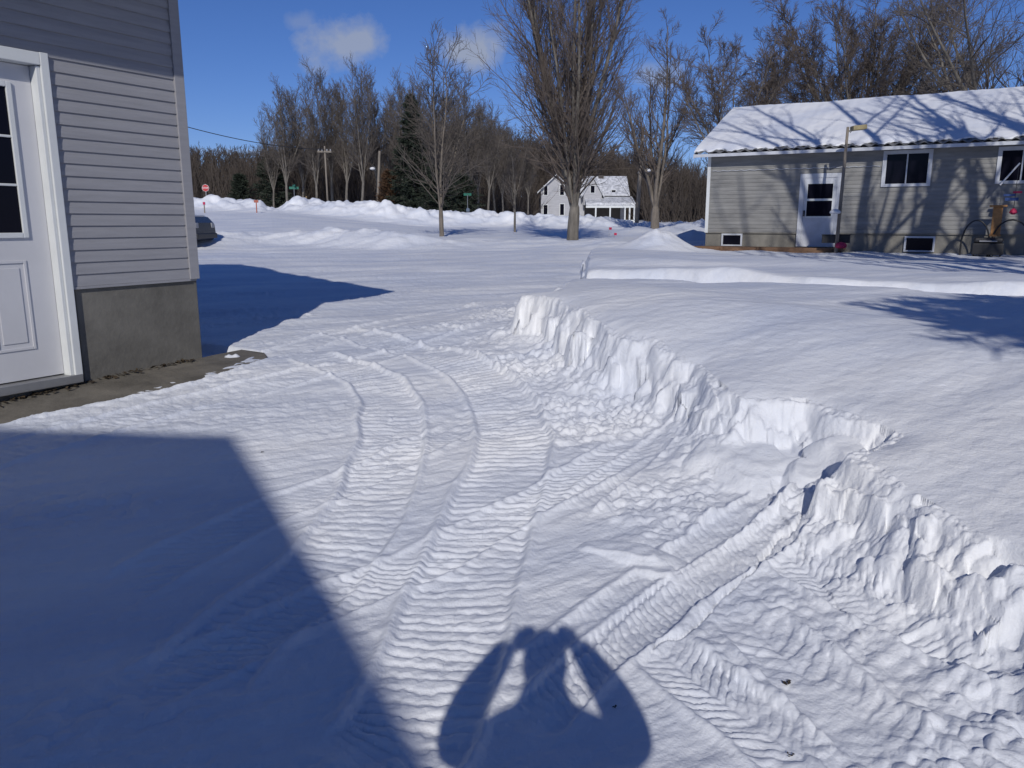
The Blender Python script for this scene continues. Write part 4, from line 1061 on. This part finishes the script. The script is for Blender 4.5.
gabled(xc - .3, xd, FY + .5, FY + 6.5, z0, fx(600, 193)[1], fx(600, 176)[1], 'x')
gabled(fx(583, 200)[0], fx(601, 200)[0], FY - .8, FY + 2.5, fx(590, 205)[1], fx(590, 194)[1], fx(590, 178)[1], 'y', ov=.3)
# porch
pz = fx(600, 206)[1]
x0, x1 = fx(584, 205)[0], fx(632, 205)[0]
g = MB(); vs = [(x0, FY - 3, pz), (x1, FY - 3, pz), (x1, FY + .4, fx(600, 199)[1]), (x0, FY + .4, fx(600, 199)[1])]
g.add(vs + [(a, b, c + .35) for a, b, c in vs], [(0, 1, 2, 3), (4, 7, 6, 5), (0, 4, 5, 1), (1, 5, 6, 2), (2, 6, 7, 3), (3, 7, 4, 0)])
g.build('porch_roof', M['snowroof'], FH)
fbox('porch_beam', 'white', x0, x1, FY - 2.95, FY - 2.8, pz - .28, pz - .002)
fbox('porch_wall', 'farmwall', x0 + .1, x1 - 1.5, FY + .38, FY + .49, z0, pz + .2)
for px in (593.5, 607.5, 622, 626.5, 631):
    x = fx(px, 210)[0]; fbox('porch_post', 'white', x - .09, x + .09, FY - 2.95, FY - 2.8, z0, pz - .281)
fbox('porch_rail', 'white', fx(617, 210)[0], fx(631, 210)[0], FY - 2.93, FY - 2.86, fx(620, 221)[1], fx(620, 220)[1])
for (pa, pb_, ya, yb_, yy) in ((543.5, 547.5, 205, 216, 0), (544, 547.5, 186, 195, 0), (560, 564, 185, 195, 0), (560, 564, 204, 215, 0), (590, 594, 186, 193, -.8), (612, 616, 190, 195, .5)):
    xx0, zz0 = fx(pa, yb_); xx1, zz1 = fx(pb_, ya)
    w = MB().box((0, 0, 0), (1, 0, 0), (0, 1, 0), Zv, xx0 - .08, xx1 + .08, FY + yy - .06, FY + yy - .002, zz0 - .08, zz1 + .08).build('window', M['white'], FH)
    MB().box((0, 0, 0), (1, 0, 0), (0, 1, 0), Zv, xx0, xx1, FY + yy - .08, FY + yy - .061, zz0, zz1).build('pane', M['glass'], w)
xx = fx(603.5, 180)[0]; fbox('chimney', 'farmwall', xx - .35, xx + .35, FY + 3, FY + 3.7, fx(600, 182)[1], fx(600, 174)[1])

# ------------------------------------------------------------------ poles, signs, stakes
def upole(px, Y, yb, yt, lab, r=.14, arm=None, lamp=None, pxt=None):
    x, z = unproj(px, yb, Y); xt, zt_ = unproj(pxt or px, yt, Y); z -= .4
    e = empty('utility_pole', (x, Y, z), lab, 'utility pole', 'utility poles')
    MB().tube([(x, Y, z), ((x + xt) / 2, Y, (z + zt_) / 2), (xt, Y, zt_)], [r, r * .9, r * .75], 8).build('pole', M['polewood'], e, smooth=True)
    if arm:
        f = MB(); f.box((xt, Y, zt_ - .5), (1, .2, 0), (0, 1, 0), Zv, -arm, arm, -.14, -.02, -.07, .07); f.build('crossarm', M['polewood'], e)
        for q in (-arm * .85, -arm * .35, arm * .35, arm * .85): MB().lathe((xt + q, Y - .08 + .2 * q, zt_ - .43), [(.05, 0), (.07, .06), (.04, .14), (.01, .17)], 8).build('insulator', M['silver'], e)
    if lamp:
        zl_ = unproj(px, lamp[1], Y)[1]; xl = unproj(lamp[0], lamp[1], Y)[0]
        sgn = 1 if xl > x else -1
        f = MB(); f.tube([(x, Y, zl_ - .3), ((x + xl) / 2, Y - .1, zl_ + .05), (xl, Y - .2, zl_)], .04, 6); arm_ = f.build('lamp_arm', M['metal'], e)
        f = MB(); f.lathe((xl + sgn * .15, Y - .2, zl_ - .12), [(.05, -.12), (.22, -.06), (.26, .02), (.15, .12), (.03, .15)], 10); f.build('lamp_head', M['signwhite'], arm_, smooth=True)
    return xt, zt_
ux, uz = upole(328, 74, 206, 146, 'wooden utility pole with a crossarm among the roadside trees', r=.09, arm=.6, pxt=324.5)
upole(378, 80, 192, 151, 'short pale pole with a lamp beside the rust-brown cedar', r=.12, lamp=(373, 168), pxt=379.5) if False else None
x, z = unproj(377, 214, 74)
upole(377, 74, 214, 151, 'short pale pole with a lamp beside the rust-brown cedar', r=.13, lamp=(374.5, 167.5), pxt=379.5)
upole(636, 58, 230, 128, 'leaning utility pole with a lamp at the right of the farmhouse', r=.15, lamp=(645, 169), pxt=643)
# wire
wz0 = unproj(60, 95, 40)
w0 = np.array([unproj(60, 85, 45)[0], 45, unproj(60, 85, 45)[1]]); w1_ = np.array([ux, 74, uz - .3]); pts = []
for k in range(25):
    t = k / 24; p = w0 * (1 - t) + w1_ * t; p[2] -= 4 * 1.3 * t * (1 - t) * .6; pts.append(p)
tag(MB().tube(pts, .028, 5).build('power_line', M['black']), 'single dark overhead wire running from the garage corner to the trees', 'wire')

def text_mesh(txt, size, m, parent, loc):
    cu = bpy.data.curves.new('t', 'FONT'); cu.body = txt; cu.size = size; cu.align_x = 'CENTER'; cu.align_y = 'CENTER'; cu.extrude = .003; cu.offset = .003
    to = bpy.data.objects.new('t', cu); C.objects.link(to); dg = bpy.context.evaluated_depsgraph_get()
    me = bpy.data.meshes.new_from_object(to.evaluated_get(dg)); bpy.data.objects.remove(to)
    me.materials.clear(); me.materials.append(m); o = bpy.data.objects.new('lettering', me); C.objects.link(o); o.parent = parent
    o.rotation_euler = (R(90), 0, 0); o.location = loc; return o
SY = 62.0; x, zc = unproj(205.5, 188, SY); zb_ = unproj(205.5, 214, SY)[1]
e = empty('stop_sign', (x, SY, zb_), 'red octagonal stop sign on a post at the far road', 'road sign')
MB().box((x, SY, 0), (1, 0, 0), (0, 1, 0), Zv, -.03, .03, .012, .05, zb_ - .5, zc + .3).build('post', M['metal'], e)
rO = .275
f = MB(); f.lathe((x, SY, zc), [(rO, -.012), (rO, .012)], 8, ax=(0, -1, 0)); f.build('border', M['signwhite'], e).rotation_euler = (0, 0, 0)
f = MB(); f.lathe((x, SY - .013, zc), [(rO * .93, 0), (rO * .93, .004)], 8, ax=(0, -1, 0)); face = f.build('sign_face', M['red'], e)
text_mesh('STOP', .18, M['signwhite'], face, (0, -.022, zc - zb_))
for (px, py, Y, yb, w_, lab) in ((294, 189, 62, 208, .70, 'green street-name sign on a post left of the tall roadside trees'), (467.5, 195.5, 62, 216, .60, 'green street-name sign in front of the low dark evergreens')):
    x, z = unproj(px, py, Y); zb_ = unproj(px, yb, Y)[1]
    e = empty('street_sign', (x, Y, zb_), lab, 'road sign', 'green street-name signs')
    MB().tube([(x, Y, zb_ - .5), (x, Y, z + .02)], .03, 6).build('post', M['metal'], e)
    MB().box((x, Y, z + .08), (.96, .28, 0), (-.28, .96, 0), Zv, -w_ / 2, w_ / 2, -.01, .01, -.09, .09).build('name_plate', M['green'], e)
    if w_ > .65: MB().box((x, Y, z + .25), (.5, -.86, 0), (.86, .5, 0), Zv, -w_ / 2, w_ / 2, -.01, .01, -.07, .07).build('name_plate', M['green'], e)
# mailboxes near right green sign
x, z = unproj(468, 211, 60)
e = empty('mailbox', (x, 60, z - 1), 'grey-blue mailbox on a post below the right-hand green sign', 'mailbox')
f = MB(); q = []
for k in range(9):
    an = math.pi * k / 8; q.append((math.cos(an) * .12, .10 + math.sin(an) * .12))
q = [(.12, -.05)] + q + [(-.12, -.05)]
vs = [(x + a, 60 - .28, z + b) for a, b in q] + [(x + a, 60 + .28, z + b) for a, b in q]; m_ = len(q)
f.add(vs, [tuple(range(m_)), tuple(range(2 * m_ - 1, m_ - 1, -1))] + [(i, (i + 1) % m_, m_ + (i + 1) % m_, m_ + i) for i in range(m_)]); f.build('box', mat('blue_grey_paint', (.10, .14, .20), .5, .1, 4), e)
MB().box((x, 60, z), (1, 0, 0), (0, 1, 0), Zv, -.05, .05, -.05, .05, -1.2, -.051).build('post', M['polewood'], e)
# marker stakes
for (px, Y, yb, yt, lab, cross) in ((257, 52, 215, 201, 'orange-topped marker stake before the dip in the road bank', True), (205, 50, 216, 203, 'marker stake with a dark red reflector below the stop sign', False)):
    x, z = unproj(px, yb, Y); zt_ = unproj(px, yt, Y)[1]
    e = empty('marker_stake', (x, Y, z), lab, 'marker stake', 'snow marker stakes')
    MB().box((x, Y, 0), (1, 0, 0), (0, 1, 0), Zv, -.03, .03, -.02, .02, z - .3, zt_ - .1).build('stake', M['orange'] if cross else M['polewood'], e)
    f = MB(); w_ = .14 if cross else .07
    f.box((x, Y, zt_), (1, 0, 0), (0, 1, 0), Zv, -w_, w_, -.03, .03, -.1, .06); f.build('reflector', M['orange'] if cross else M['crimson'], e, bevel=.01)
for (px, yb, lab) in ((609, 230, 'small red flag in the field snow, the one nearer the farmhouse porch'), (614, 235.5, 'small red flag in the field snow, the one nearer the driveway')):
    Y = 34.0; x, z = unproj(px, yb, Y)
    e = empty('marker_flag', (x, Y, z - .1), lab, 'marker flag', 'red marker flags')
    MB().tube([(x, Y, z - .25), (x, Y, z + .12)], .008, 5).build('wire', M['metal'], e)
    MB().box((x, Y, z + .06), (1, .2, 0), (0, 1, 0), Zv, 0, .12, -.006, .006, -.05, .05).build('flag', M['crimson'], e)
x, z = unproj(305, 201, 60)
tag(MB().tube([(x - .1, 60, z - .5), (x + .12, 60, z + .35)], [.05, .04], 6).build('wooden_stake', mat('raw_wood', (.40, .28, .14), .8, .2, 5)), 'short tilted raw wood stake right of the left green sign', 'stake')

# ------------------------------------------------------------------ parked car, half hidden by the garage
def car():
    Y0 = 25.2; xr = unproj(206.5, 240, Y0)[0]; z0 = unproj(205, 250, Y0)[1]
    L = 4.6; W = 1.75; x0 = xr - L        # nose (here tail) points right
    e = empty('parked_car', (x0 + L / 2, Y0, z0), 'dark parked car with snowy paint, only its end showing past the garage corner', 'car')
    prof = [(0, .45), (.02, .75), (.12, .95), (.9, 1.02), (1.5, 1.42), (2.9, 1.45), (3.9, 1.08), (4.4, .98), (4.57, .80), (4.6, .5), (4.5, .30), (.1, .30)]
    f = MB(); n = len(prof); ins = [.10 if z > 1.1 else 0 for _, z in prof]
    rings = []
    for yy, sh in ((-W / 2, .0), (-W / 2 + .10, .04), (W / 2 - .10, .04), (W / 2, 0)):
        rings.append([(x0 + x_, Y0 + yy * (1 - .12 * (z_ > 1.1)), z0 + z_ + (sh if z_ > .6 else 0)) for x_, z_ in prof])
    vs = [p for r_ in rings for p in r_]; fs = [tuple(range(n)), tuple(range(4 * n - 1, 3 * n - 1, -1))]
    for r_ in range(3):
        for i in range(n): fs.append((r_ * n + i, r_ * n + (i + 1) % n, (r_ + 1) * n + (i + 1) % n, (r_ + 1) * n + i))
    f.add(vs, fs); b = f.build('body', M['carpaint'], e, bevel=.03)
    f = MB(); f.add([(x0 + 3.0, Y0 - W * .40, z0 + 1.44), (x0 + 3.0, Y0 + W * .40, z0 + 1.44), (x0 + 3.88, Y0 + W * .42, z0 + 1.14), (x0 + 3.88, Y0 - W * .42, z0 + 1.14)], [(0, 1, 2, 3)]); 
    sm = f.build('rear_window', M['glass'], e); sm.modifiers.new('s', 'SOLIDIFY').thickness = .03
    f = MB(); yy = -W / 2 * .88 - .015
    f.box((x0, Y0 + yy, z0), (1, 0, 0), (0, 1, 0), Zv, 1.6, 2.25, -.01, .01, 1.08, 1.36); f.box((x0, Y0 + yy, z0), (1, 0, 0), (0, 1, 0), Zv, 2.3, 3.1, -.01, .01, 1.08, 1.36); f.build('side_window', M['glass'], e)
    for xx in (.85, 3.75):
        for yy in (-W / 2 - .01, W / 2 - .2):
            f = MB(); f.lathe((x0 + xx, Y0 + yy, z0 + .32), [(.22, 0), (.31, .02), (.33, .06), (.33, .16), (.31, .20), (.22, .21)], 20, ax=(0, 1, 0)); w = f.build('wheel', M['tyre'], e)
            f = MB(); f.lathe((x0 + xx, Y0 + yy - .005, z0 + .32), [(.05, 0), (.20, .004), (.20, .01)], 14, ax=(0, 1, 0)); f.build('rim', M['silver'], w)
    for yy in (-W / 2 + .12, W / 2 - .34):
        MB().box((x0, Y0 + yy, z0), (1, 0, 0), (0, 1, 0), Zv, 4.50, 4.60, 0, .22, .68, .84).build('headlight', M['silver'], e, bevel=.02)
    MB().box((x0, Y0, z0), (1, 0, 0), (0, 1, 0), Zv, 4.52, 4.66, -W / 2 + .05, W / 2 - .05, .36, .52).build('bumper', M['black'], e, bevel=.03)
    s = MB(); s.box((x0, Y0, z0), (1, 0, 0), (0, 1, 0), Zv, 3.95, 4.40, -.55, .55, 1.02, 1.09)
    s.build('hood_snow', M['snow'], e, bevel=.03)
car()

# ------------------------------------------------------------------ house behind the camera (its gable shades the left foreground)
A0 = hit(235, 436, zbase); zA = float(zbase(np.array([A0[0]]), np.array([A0[1]]))[0])
PH = 6.6
L_ = (PH - zA) / math.tan(SUN_EL); pk = np.array([A0[0], A0[1]]) - SH * L_
BA = np.array([math.sin(R(136.5)), math.cos(R(136.5))])       # gable runs this way down to the right
BB = np.array([-BA[1], BA[0]]) ; BB = BB if BB[1] < 0 else -BB  # back, away from the view
B = empty('neighbour_house', (pk[0], pk[1], 0), 'grey gabled house behind the photographer, shading the left foreground', 'building')
hw = 3.9; k_ = .41; p3 = np.array([pk[0], pk[1], 0.]); ba = (*BA, 0); bb_ = (*BB, 0)
f = MB(); f.box(p3, ba, bb_, Zv, -hw, hw, .3, 8, -.3, PH - k_ * hw - .25)
A = p3 + np.array(bb_) * .3
for q in (.301, 7.99):
    A = p3 + np.array(bb_) * q; dq = np.array(bb_) * (-.0 if q > 1 else .1)
    f.add([A + np.array(ba) * -hw + (0, 0, PH - k_ * hw - .249), A + np.array(ba) * hw + (0, 0, PH - k_ * hw - .249), A + (0, 0, PH - .25)], [(0, 1, 2)])
f.build('wall', M['siding'], B)
f = MB()
for sg in (-1, 1):
    he = hw + .5; v = [p3 + (0, 0, PH), p3 + np.array(ba) * sg * he + (0, 0, PH - k_ * he), p3 + np.array(ba) * sg * he + np.array(bb_) * 8.4 + (0, 0, PH - k_ * he), p3 + np.array(bb_) * 8.4 + (0, 0, PH)]
    f.add(v + [q - np.array([0, 0, .18]) for q in v], [(0, 1, 2, 3), (4, 7, 6, 5), (0, 4, 5, 1), (1, 5, 6, 2), (2, 6, 7, 3), (3, 7, 4, 0)])
f.build('roof', M['shingle'], B)

# ------------------------------------------------------------------ bare trees behind the camera, whose shadows streak the drive, lawn, wall and roof
sh = bare_tree(71, trunk=2.2, r=.30, stems=8, slen=11, sang=19, l2=8, l2len=.34, l2ang=34, l3=4, l3len=.4, l4=0, up=.08, wob=.10, rmin=.014)
s_src = None
for k, (x, y, sc, rot, lab) in enumerate(((9.9, 11.3, 1.15, 0, 'bare many-stemmed tree at the near right, closest to the grey house'), (13.4, 10.5, 1.1, 2.0, 'bare tree at the far right in line with the grey house windows'),
                                          (17.2, 9.0, 1.1, 4.0, 'bare tree farthest right of the photographer'), (8.4, 2.2, 1.1, 1.0, 'bare tree between the level-boughed pine and the house'),
                                          )):
    t = place_tree(0, y, 0, sh if s_src is None else None, lab, x=x, z=.2, src=s_src, scale=sc, rot=rot, group='bare trees around the photographer')
    if s_src is None: s_src = t

# ------------------------------------------------------------------ the photographer (only the shadow shows)
def skin_body(name, pts, edges, rad, m, parent, levels=2, root=0):
    me = bpy.data.meshes.new(name); me.from_pydata(pts, edges, []); me.update()
    o = bpy.data.objects.new(name, me); C.objects.link(o); o.parent = parent
    md = o.modifiers.new('skin', 'SKIN'); md.use_smooth_shade = True
    for i, r_ in enumerate(rad):
        rr_ = r_ if hasattr(r_, '__len__') else (r_, r_)
        me.skin_vertices[0].data[i].radius = rr_
    me.skin_vertices[0].data[root].use_root = True
    sb = o.modifiers.new('sub', 'SUBSURF'); sb.levels = levels; sb.render_levels = levels
    me.materials.append(m); return o
bx, by = -.01, -.21
Pn = empty('person', (bx, by, 0), 'person in a dark coat holding up a camera, seen only as a shadow', 'person')
def rel(p): return (p[0] - bx, p[1] - by, p[2])
J = [(bx, by - .02, .93), (bx, by - .02, 1.10), (bx, by - .01, 1.28), (bx, by - .01, 1.38), (bx, by + .0, 1.46), (bx, by + .015, 1.56), (bx, by + .01, 1.64)]
RD = [(.15, .13), (.135, .12), (.145, .13), (.14, .11), (.090, .075), (.074, .082), (.072, .088)]
ed = [(0, 1), (1, 2), (2, 3), (3, 4), (4, 5), (5, 6)]
for sx in (-1, 1):
    b = len(J)
    J += [(bx + sx * .160, by, 1.385), (bx + sx * .300, by + .05, 1.325), (bx + sx * .232, by + .13, 1.455), (bx + sx * .145, by + .165, 1.585), (bx + sx * .125, by + .168, 1.615)]
    RD += [(.095, .095), (.080, .080), (.072, .072), (.050, .050), (.040, .040)]
    ed += [(3, b), (b, b + 1), (b + 1, b + 2), (b + 2, b + 3), (b + 3, b + 4)]
    b = len(J)
    J += [(bx + sx * .10, by - .02, .86), (bx + sx * .12, by, .50), (bx + sx * .13, by - .02, .10), (bx + sx * .14, by + .12, .04)]
    RD += [(.105, .11), (.07, .07), (.055, .055), (.05, .035)]
    ed += [(0, b), (b, b + 1), (b + 1, b + 2), (b + 2, b + 3)]
body = skin_body('body', [rel(p) for p in J], ed, RD, M['coat'], Pn)
# head with face, hair
f = MB()
hc = np.array([bx, by + .02, 1.625])
prof = []
nlat, nlon = 14, 20
vs = []
for i in range(nlat + 1):
    ph = math.pi * i / nlat
    for j in range(nlon):
        th = 2 * math.pi * j / nlon
        x, y, z = math.sin(ph) * math.cos(th), math.sin(ph) * math.sin(th), math.cos(ph)
        w = 1 - .22 * max(0, -z) ** 1.3
        px_, py_, pz_ = x * .074 * w, y * .094 * (w if y < 0 else .97 * w + .03), z * .115
        if y > .6 and abs(z + .12) < .25: py_ += .022 * (1 - abs(z + .12) / .25) * max(0, 1 - abs(x) / .25)     # nose
        if y > .7 and abs(z - .02) < .15 and abs(abs(x) - .4) < .2: py_ -= .008                                # eye sockets
        vs.append(hc + (px_, py_, pz_))
fs = []
for i in range(nlat):
    for j in range(nlon): fs.append((i * nlon + j, (i + 1) * nlon + j, (i + 1) * nlon + (j + 1) % nlon, i * nlon + (j + 1) % nlon))
f.add(vs, fs); f.build('face', M['skin'], Pn, smooth=True)
f = MB()
hv = []
for i in range(9):
    ph = math.pi * .62 * i / 8
    for j in range(nlon):
        th = 2 * math.pi * j / nlon
        x, y, z = math.sin(ph) * math.cos(th), math.sin(ph) * math.sin(th), math.cos(ph)
        if y > .45 and z < .55: y, z = y, z + .5 * (y - .45)
        hv.append(hc + (x * .084, y * .102 - .006, max(z, -.55) * .125 + .004))
f.add(hv, [(i * nlon + j, (i + 1) * nlon + j, (i + 1) * nlon + (j + 1) % nlon, i * nlon + (j + 1) % nlon) for i in range(8) for j in range(nlon)])
hh = f.build('hair', M['hair'], Pn, smooth=True); sd_ = hh.modifiers.new('s', 'SOLIDIFY'); sd_.thickness = .012
# hands: palm and five curled fingers each round the camera body
for sx in (-1, 1):
    w = np.array([sx * .118, by + .165, 1.590])
    pts = [w, w + (-sx * .020, .004, .035), w + (-sx * .036, .006, .065)]; rad = [.036, (.046, .030), (.044, .028)]; e_ = [(0, 1), (1, 2)]
    base = np.array([sx * .076, -.045, 1.634])
    for k, (dz, ln) in enumerate(((.030, .92), (.012, 1.0), (-.006, .95), (-.022, .8))):
        b = len(pts); r0 = base + (sx * .012, 0, dz)
        pts += [r0, r0 + (0, .020 * ln, .004 + .004 * (k == 0)), r0 + (-sx * .028 * ln, .024, .006), r0 + (-sx * .052 * ln, .018, .002)]
        rad += [.0105, .010, .0095, .0088]
        e_ += [(2, b), (b, b + 1), (b + 1, b + 2), (b + 2, b + 3)]
    b = len(pts); pts += [w + (-sx * .040, -.002, .020), w + (-sx * .068, -.004, .022), w + (-sx * .090, .0, .026)]; rad += [.0115, .0105, .009]; e_ += [(1, b), (b, b + 1), (b + 1, b + 2)]
    skin_body('hand', [rel(tuple(p)) for p in pts], e_, rad, M['skin'], Pn, root=0)
e = empty('compact_camera', (0, -.05, 1.60), 'small silver camera held up by the photographer', 'camera')
MB().box((0, -.050, 1.60), (1, 0, 0), (0, 1, 0), Zv, -.060, .060, -.014, .014, -.032, .060).build('body', M['silver'], e, bevel=.006)
MB().lathe((0, -.036, 1.60), [(.022, 0), (.022, .008), (.018, .010)], 20, ax=(0, 1, 0)).build('lens', M['black'], e)

# ------------------------------------------------------------------ twigs and dark specks on the snow
rgs = np.random.default_rng(15)
spots = [(505 / 1, 0)]
for k, (px, py, s_, lab) in enumerate(((786, 690, .016, 'brown leaf scrap lying on the snow among the tyre marks at lower right'), (790, 762, .012, 'small dark leaf scrap on the snow near the bottom edge'), (262, 452, .012, 'tiny dark scrap on the snow beside the upper left shadow edge'), (614, 712, .008, 'tiny dark scrap within the photographer\'s shadow'))):
    x, y = hit(px, py, zbase); z = gz(x, y) + .006; f = MB()
    for j in range(5):
        a = rgs.random() * 6.28; q = s_ * (.4 + .5 * rgs.random()); c = np.array([x, y, z]) + rgs.normal(size=3) * s_ * np.array([.4, .4, .1])
        f.add([c - q * np.array([math.cos(a), math.sin(a), .1]), c + q * .5 * np.array([math.sin(a), -math.cos(a), .2]), c + q * np.array([math.cos(a), math.sin(a), .3]), c - q * .5 * np.array([math.sin(a), -math.cos(a), -.3])], [(0, 1, 2, 3)])
    tag(f.build('dead_leaf', M['dirt']), lab, 'leaf', 'leaf scraps on the snow')

# ------------------------------------------------------------------ sky, sun, camera
sc = bpy.context.scene
w = bpy.data.worlds.new('World'); sc.world = w; w.use_nodes = True; nt = w.node_tree; bg = nt.nodes['Background']
sky = nt.nodes.new('ShaderNodeTexSky'); sky.sky_type = 'NISHITA'; sky.sun_disc = False
sky.sun_elevation = SUN_EL; sky.sun_rotation = SUN_AZ; sky.altitude = 1500; sky.air_density = 1.0; sky.dust_density = .15; sky.ozone_density = 4.0
bg.inputs['Strength'].default_value = .079
tc = nt.nodes.new('ShaderNodeTexCoord')
nz = nt.nodes.new('ShaderNodeTexNoise'); nz.inputs['Scale'].default_value = 14; nz.inputs['Detail'].default_value = 7; nz.inputs['Roughness'].default_value = .6
nt.links.new(tc.outputs['Generated'], nz.inputs['Vector'])
def math_n(op, a, b=None, clamp=False):
    n = nt.nodes.new('ShaderNodeMath'); n.operation = op; n.use_clamp = clamp
    for i, v in enumerate((a, b)):
        if v is None: continue
        if isinstance(v, (int, float)): n.inputs[i].default_value = v
        else: nt.links.new(v, n.inputs[i])
    return n.outputs[0]
tot = None
for (px, py, wx, wy, dens) in ((341, 44, 56, 26, .9), (462, 50, 54, 30, 1.0), (300, 22, 22, 12, .35), (655, 78, 40, 22, .7), (300, 142, 60, 10, .5), (250, 152, 70, 7, .6)):
    d = ray(px, py); d /= np.linalg.norm(d); r_ = np.cross(d, [0, 0, 1]); r_ /= np.linalg.norm(r_); u_ = np.cross(r_, d)
    comps = []
    for ax_, sc_ in ((r_, F / wx), (u_, F / wy)):
        dp = nt.nodes.new('ShaderNodeVectorMath'); dp.operation = 'DOT_PRODUCT'; sb = nt.nodes.new('ShaderNodeVectorMath'); sb.operation = 'SUBTRACT'
        nt.links.new(tc.outputs['Generated'], sb.inputs[0]); sb.inputs[1].default_value = tuple(d)
        nt.links.new(sb.outputs[0], dp.inputs[0]); dp.inputs[1].default_value = tuple(ax_ * sc_)
        comps.append(math_n('MULTIPLY', dp.outputs['Value'], dp.outputs['Value']))
    fwd = nt.nodes.new('ShaderNodeVectorMath'); fwd.operation = 'DOT_PRODUCT'; nt.links.new(tc.outputs['Generated'], fwd.inputs[0]); fwd.inputs[1].default_value = tuple(d)
    ln = math_n('SQRT', math_n('ADD', comps[0], comps[1]))
    v = math_n('ADD', math_n('SUBTRACT', .80, ln), math_n('MULTIPLY', math_n('SUBTRACT', nz.outputs['Fac'], .5), 2.3))
    v = math_n('MULTIPLY', math_n('MULTIPLY', v, 1.7, True), dens)
    v = math_n('MULTIPLY', v, math_n('GREATER_THAN', fwd.outputs['Value'], .5))
    tot = v if tot is None else math_n('MAXIMUM', tot, v)
mx = nt.nodes.new('ShaderNodeMixRGB'); nt.links.new(math_n('MULTIPLY', tot, .82), mx.inputs[0]); hs = nt.nodes.new('ShaderNodeHueSaturation'); hs.inputs['Saturation'].default_value = 1.12; nt.links.new(sky.outputs[0], hs.inputs['Color']); tn = nt.nodes.new('ShaderNodeMixRGB'); tn.blend_type = 'MULTIPLY'; tn.inputs[0].default_value = 1; tn.inputs[2].default_value = (.84, .88, 1.24, 1); nt.links.new(hs.outputs[0], tn.inputs[1]); nt.links.new(tn.outputs[0], mx.inputs[1]); mx.inputs[2].default_value = (5.6, 6.2, 7.6, 1)
nt.links.new(mx.outputs[0], bg.inputs['Color'])

su = bpy.data.lights.new('sun', 'SUN'); su.energy = 3.6; su.angle = R(.53); su.color = (1, .962, .90)
so = bpy.data.objects.new('sun', su); C.objects.link(so)
dirv = Vector((-math.sin(SUN_AZ) * math.cos(SUN_EL), -math.cos(SUN_AZ) * math.cos(SUN_EL), -math.sin(SUN_EL)))
so.rotation_euler = dirv.to_track_quat('-Z', 'Y').to_euler()
cam = bpy.data.cameras.new('camera'); co = bpy.data.objects.new('camera', cam); C.objects.link(co)
cam.sensor_width = 36; cam.lens = 36 * F / 1024; cam.clip_start = .02; cam.clip_end = 3000
co.location = (0, 0, EYE); co.rotation_euler = (math.pi / 2 - P, 0, 0)
sc.camera = co
sc.view_settings.view_transform = 'Standard'; sc.view_settings.look = 'None'; sc.view_settings.gamma = 1; sc.view_settings.exposure = -.38
sc.cycles.max_bounces = 6
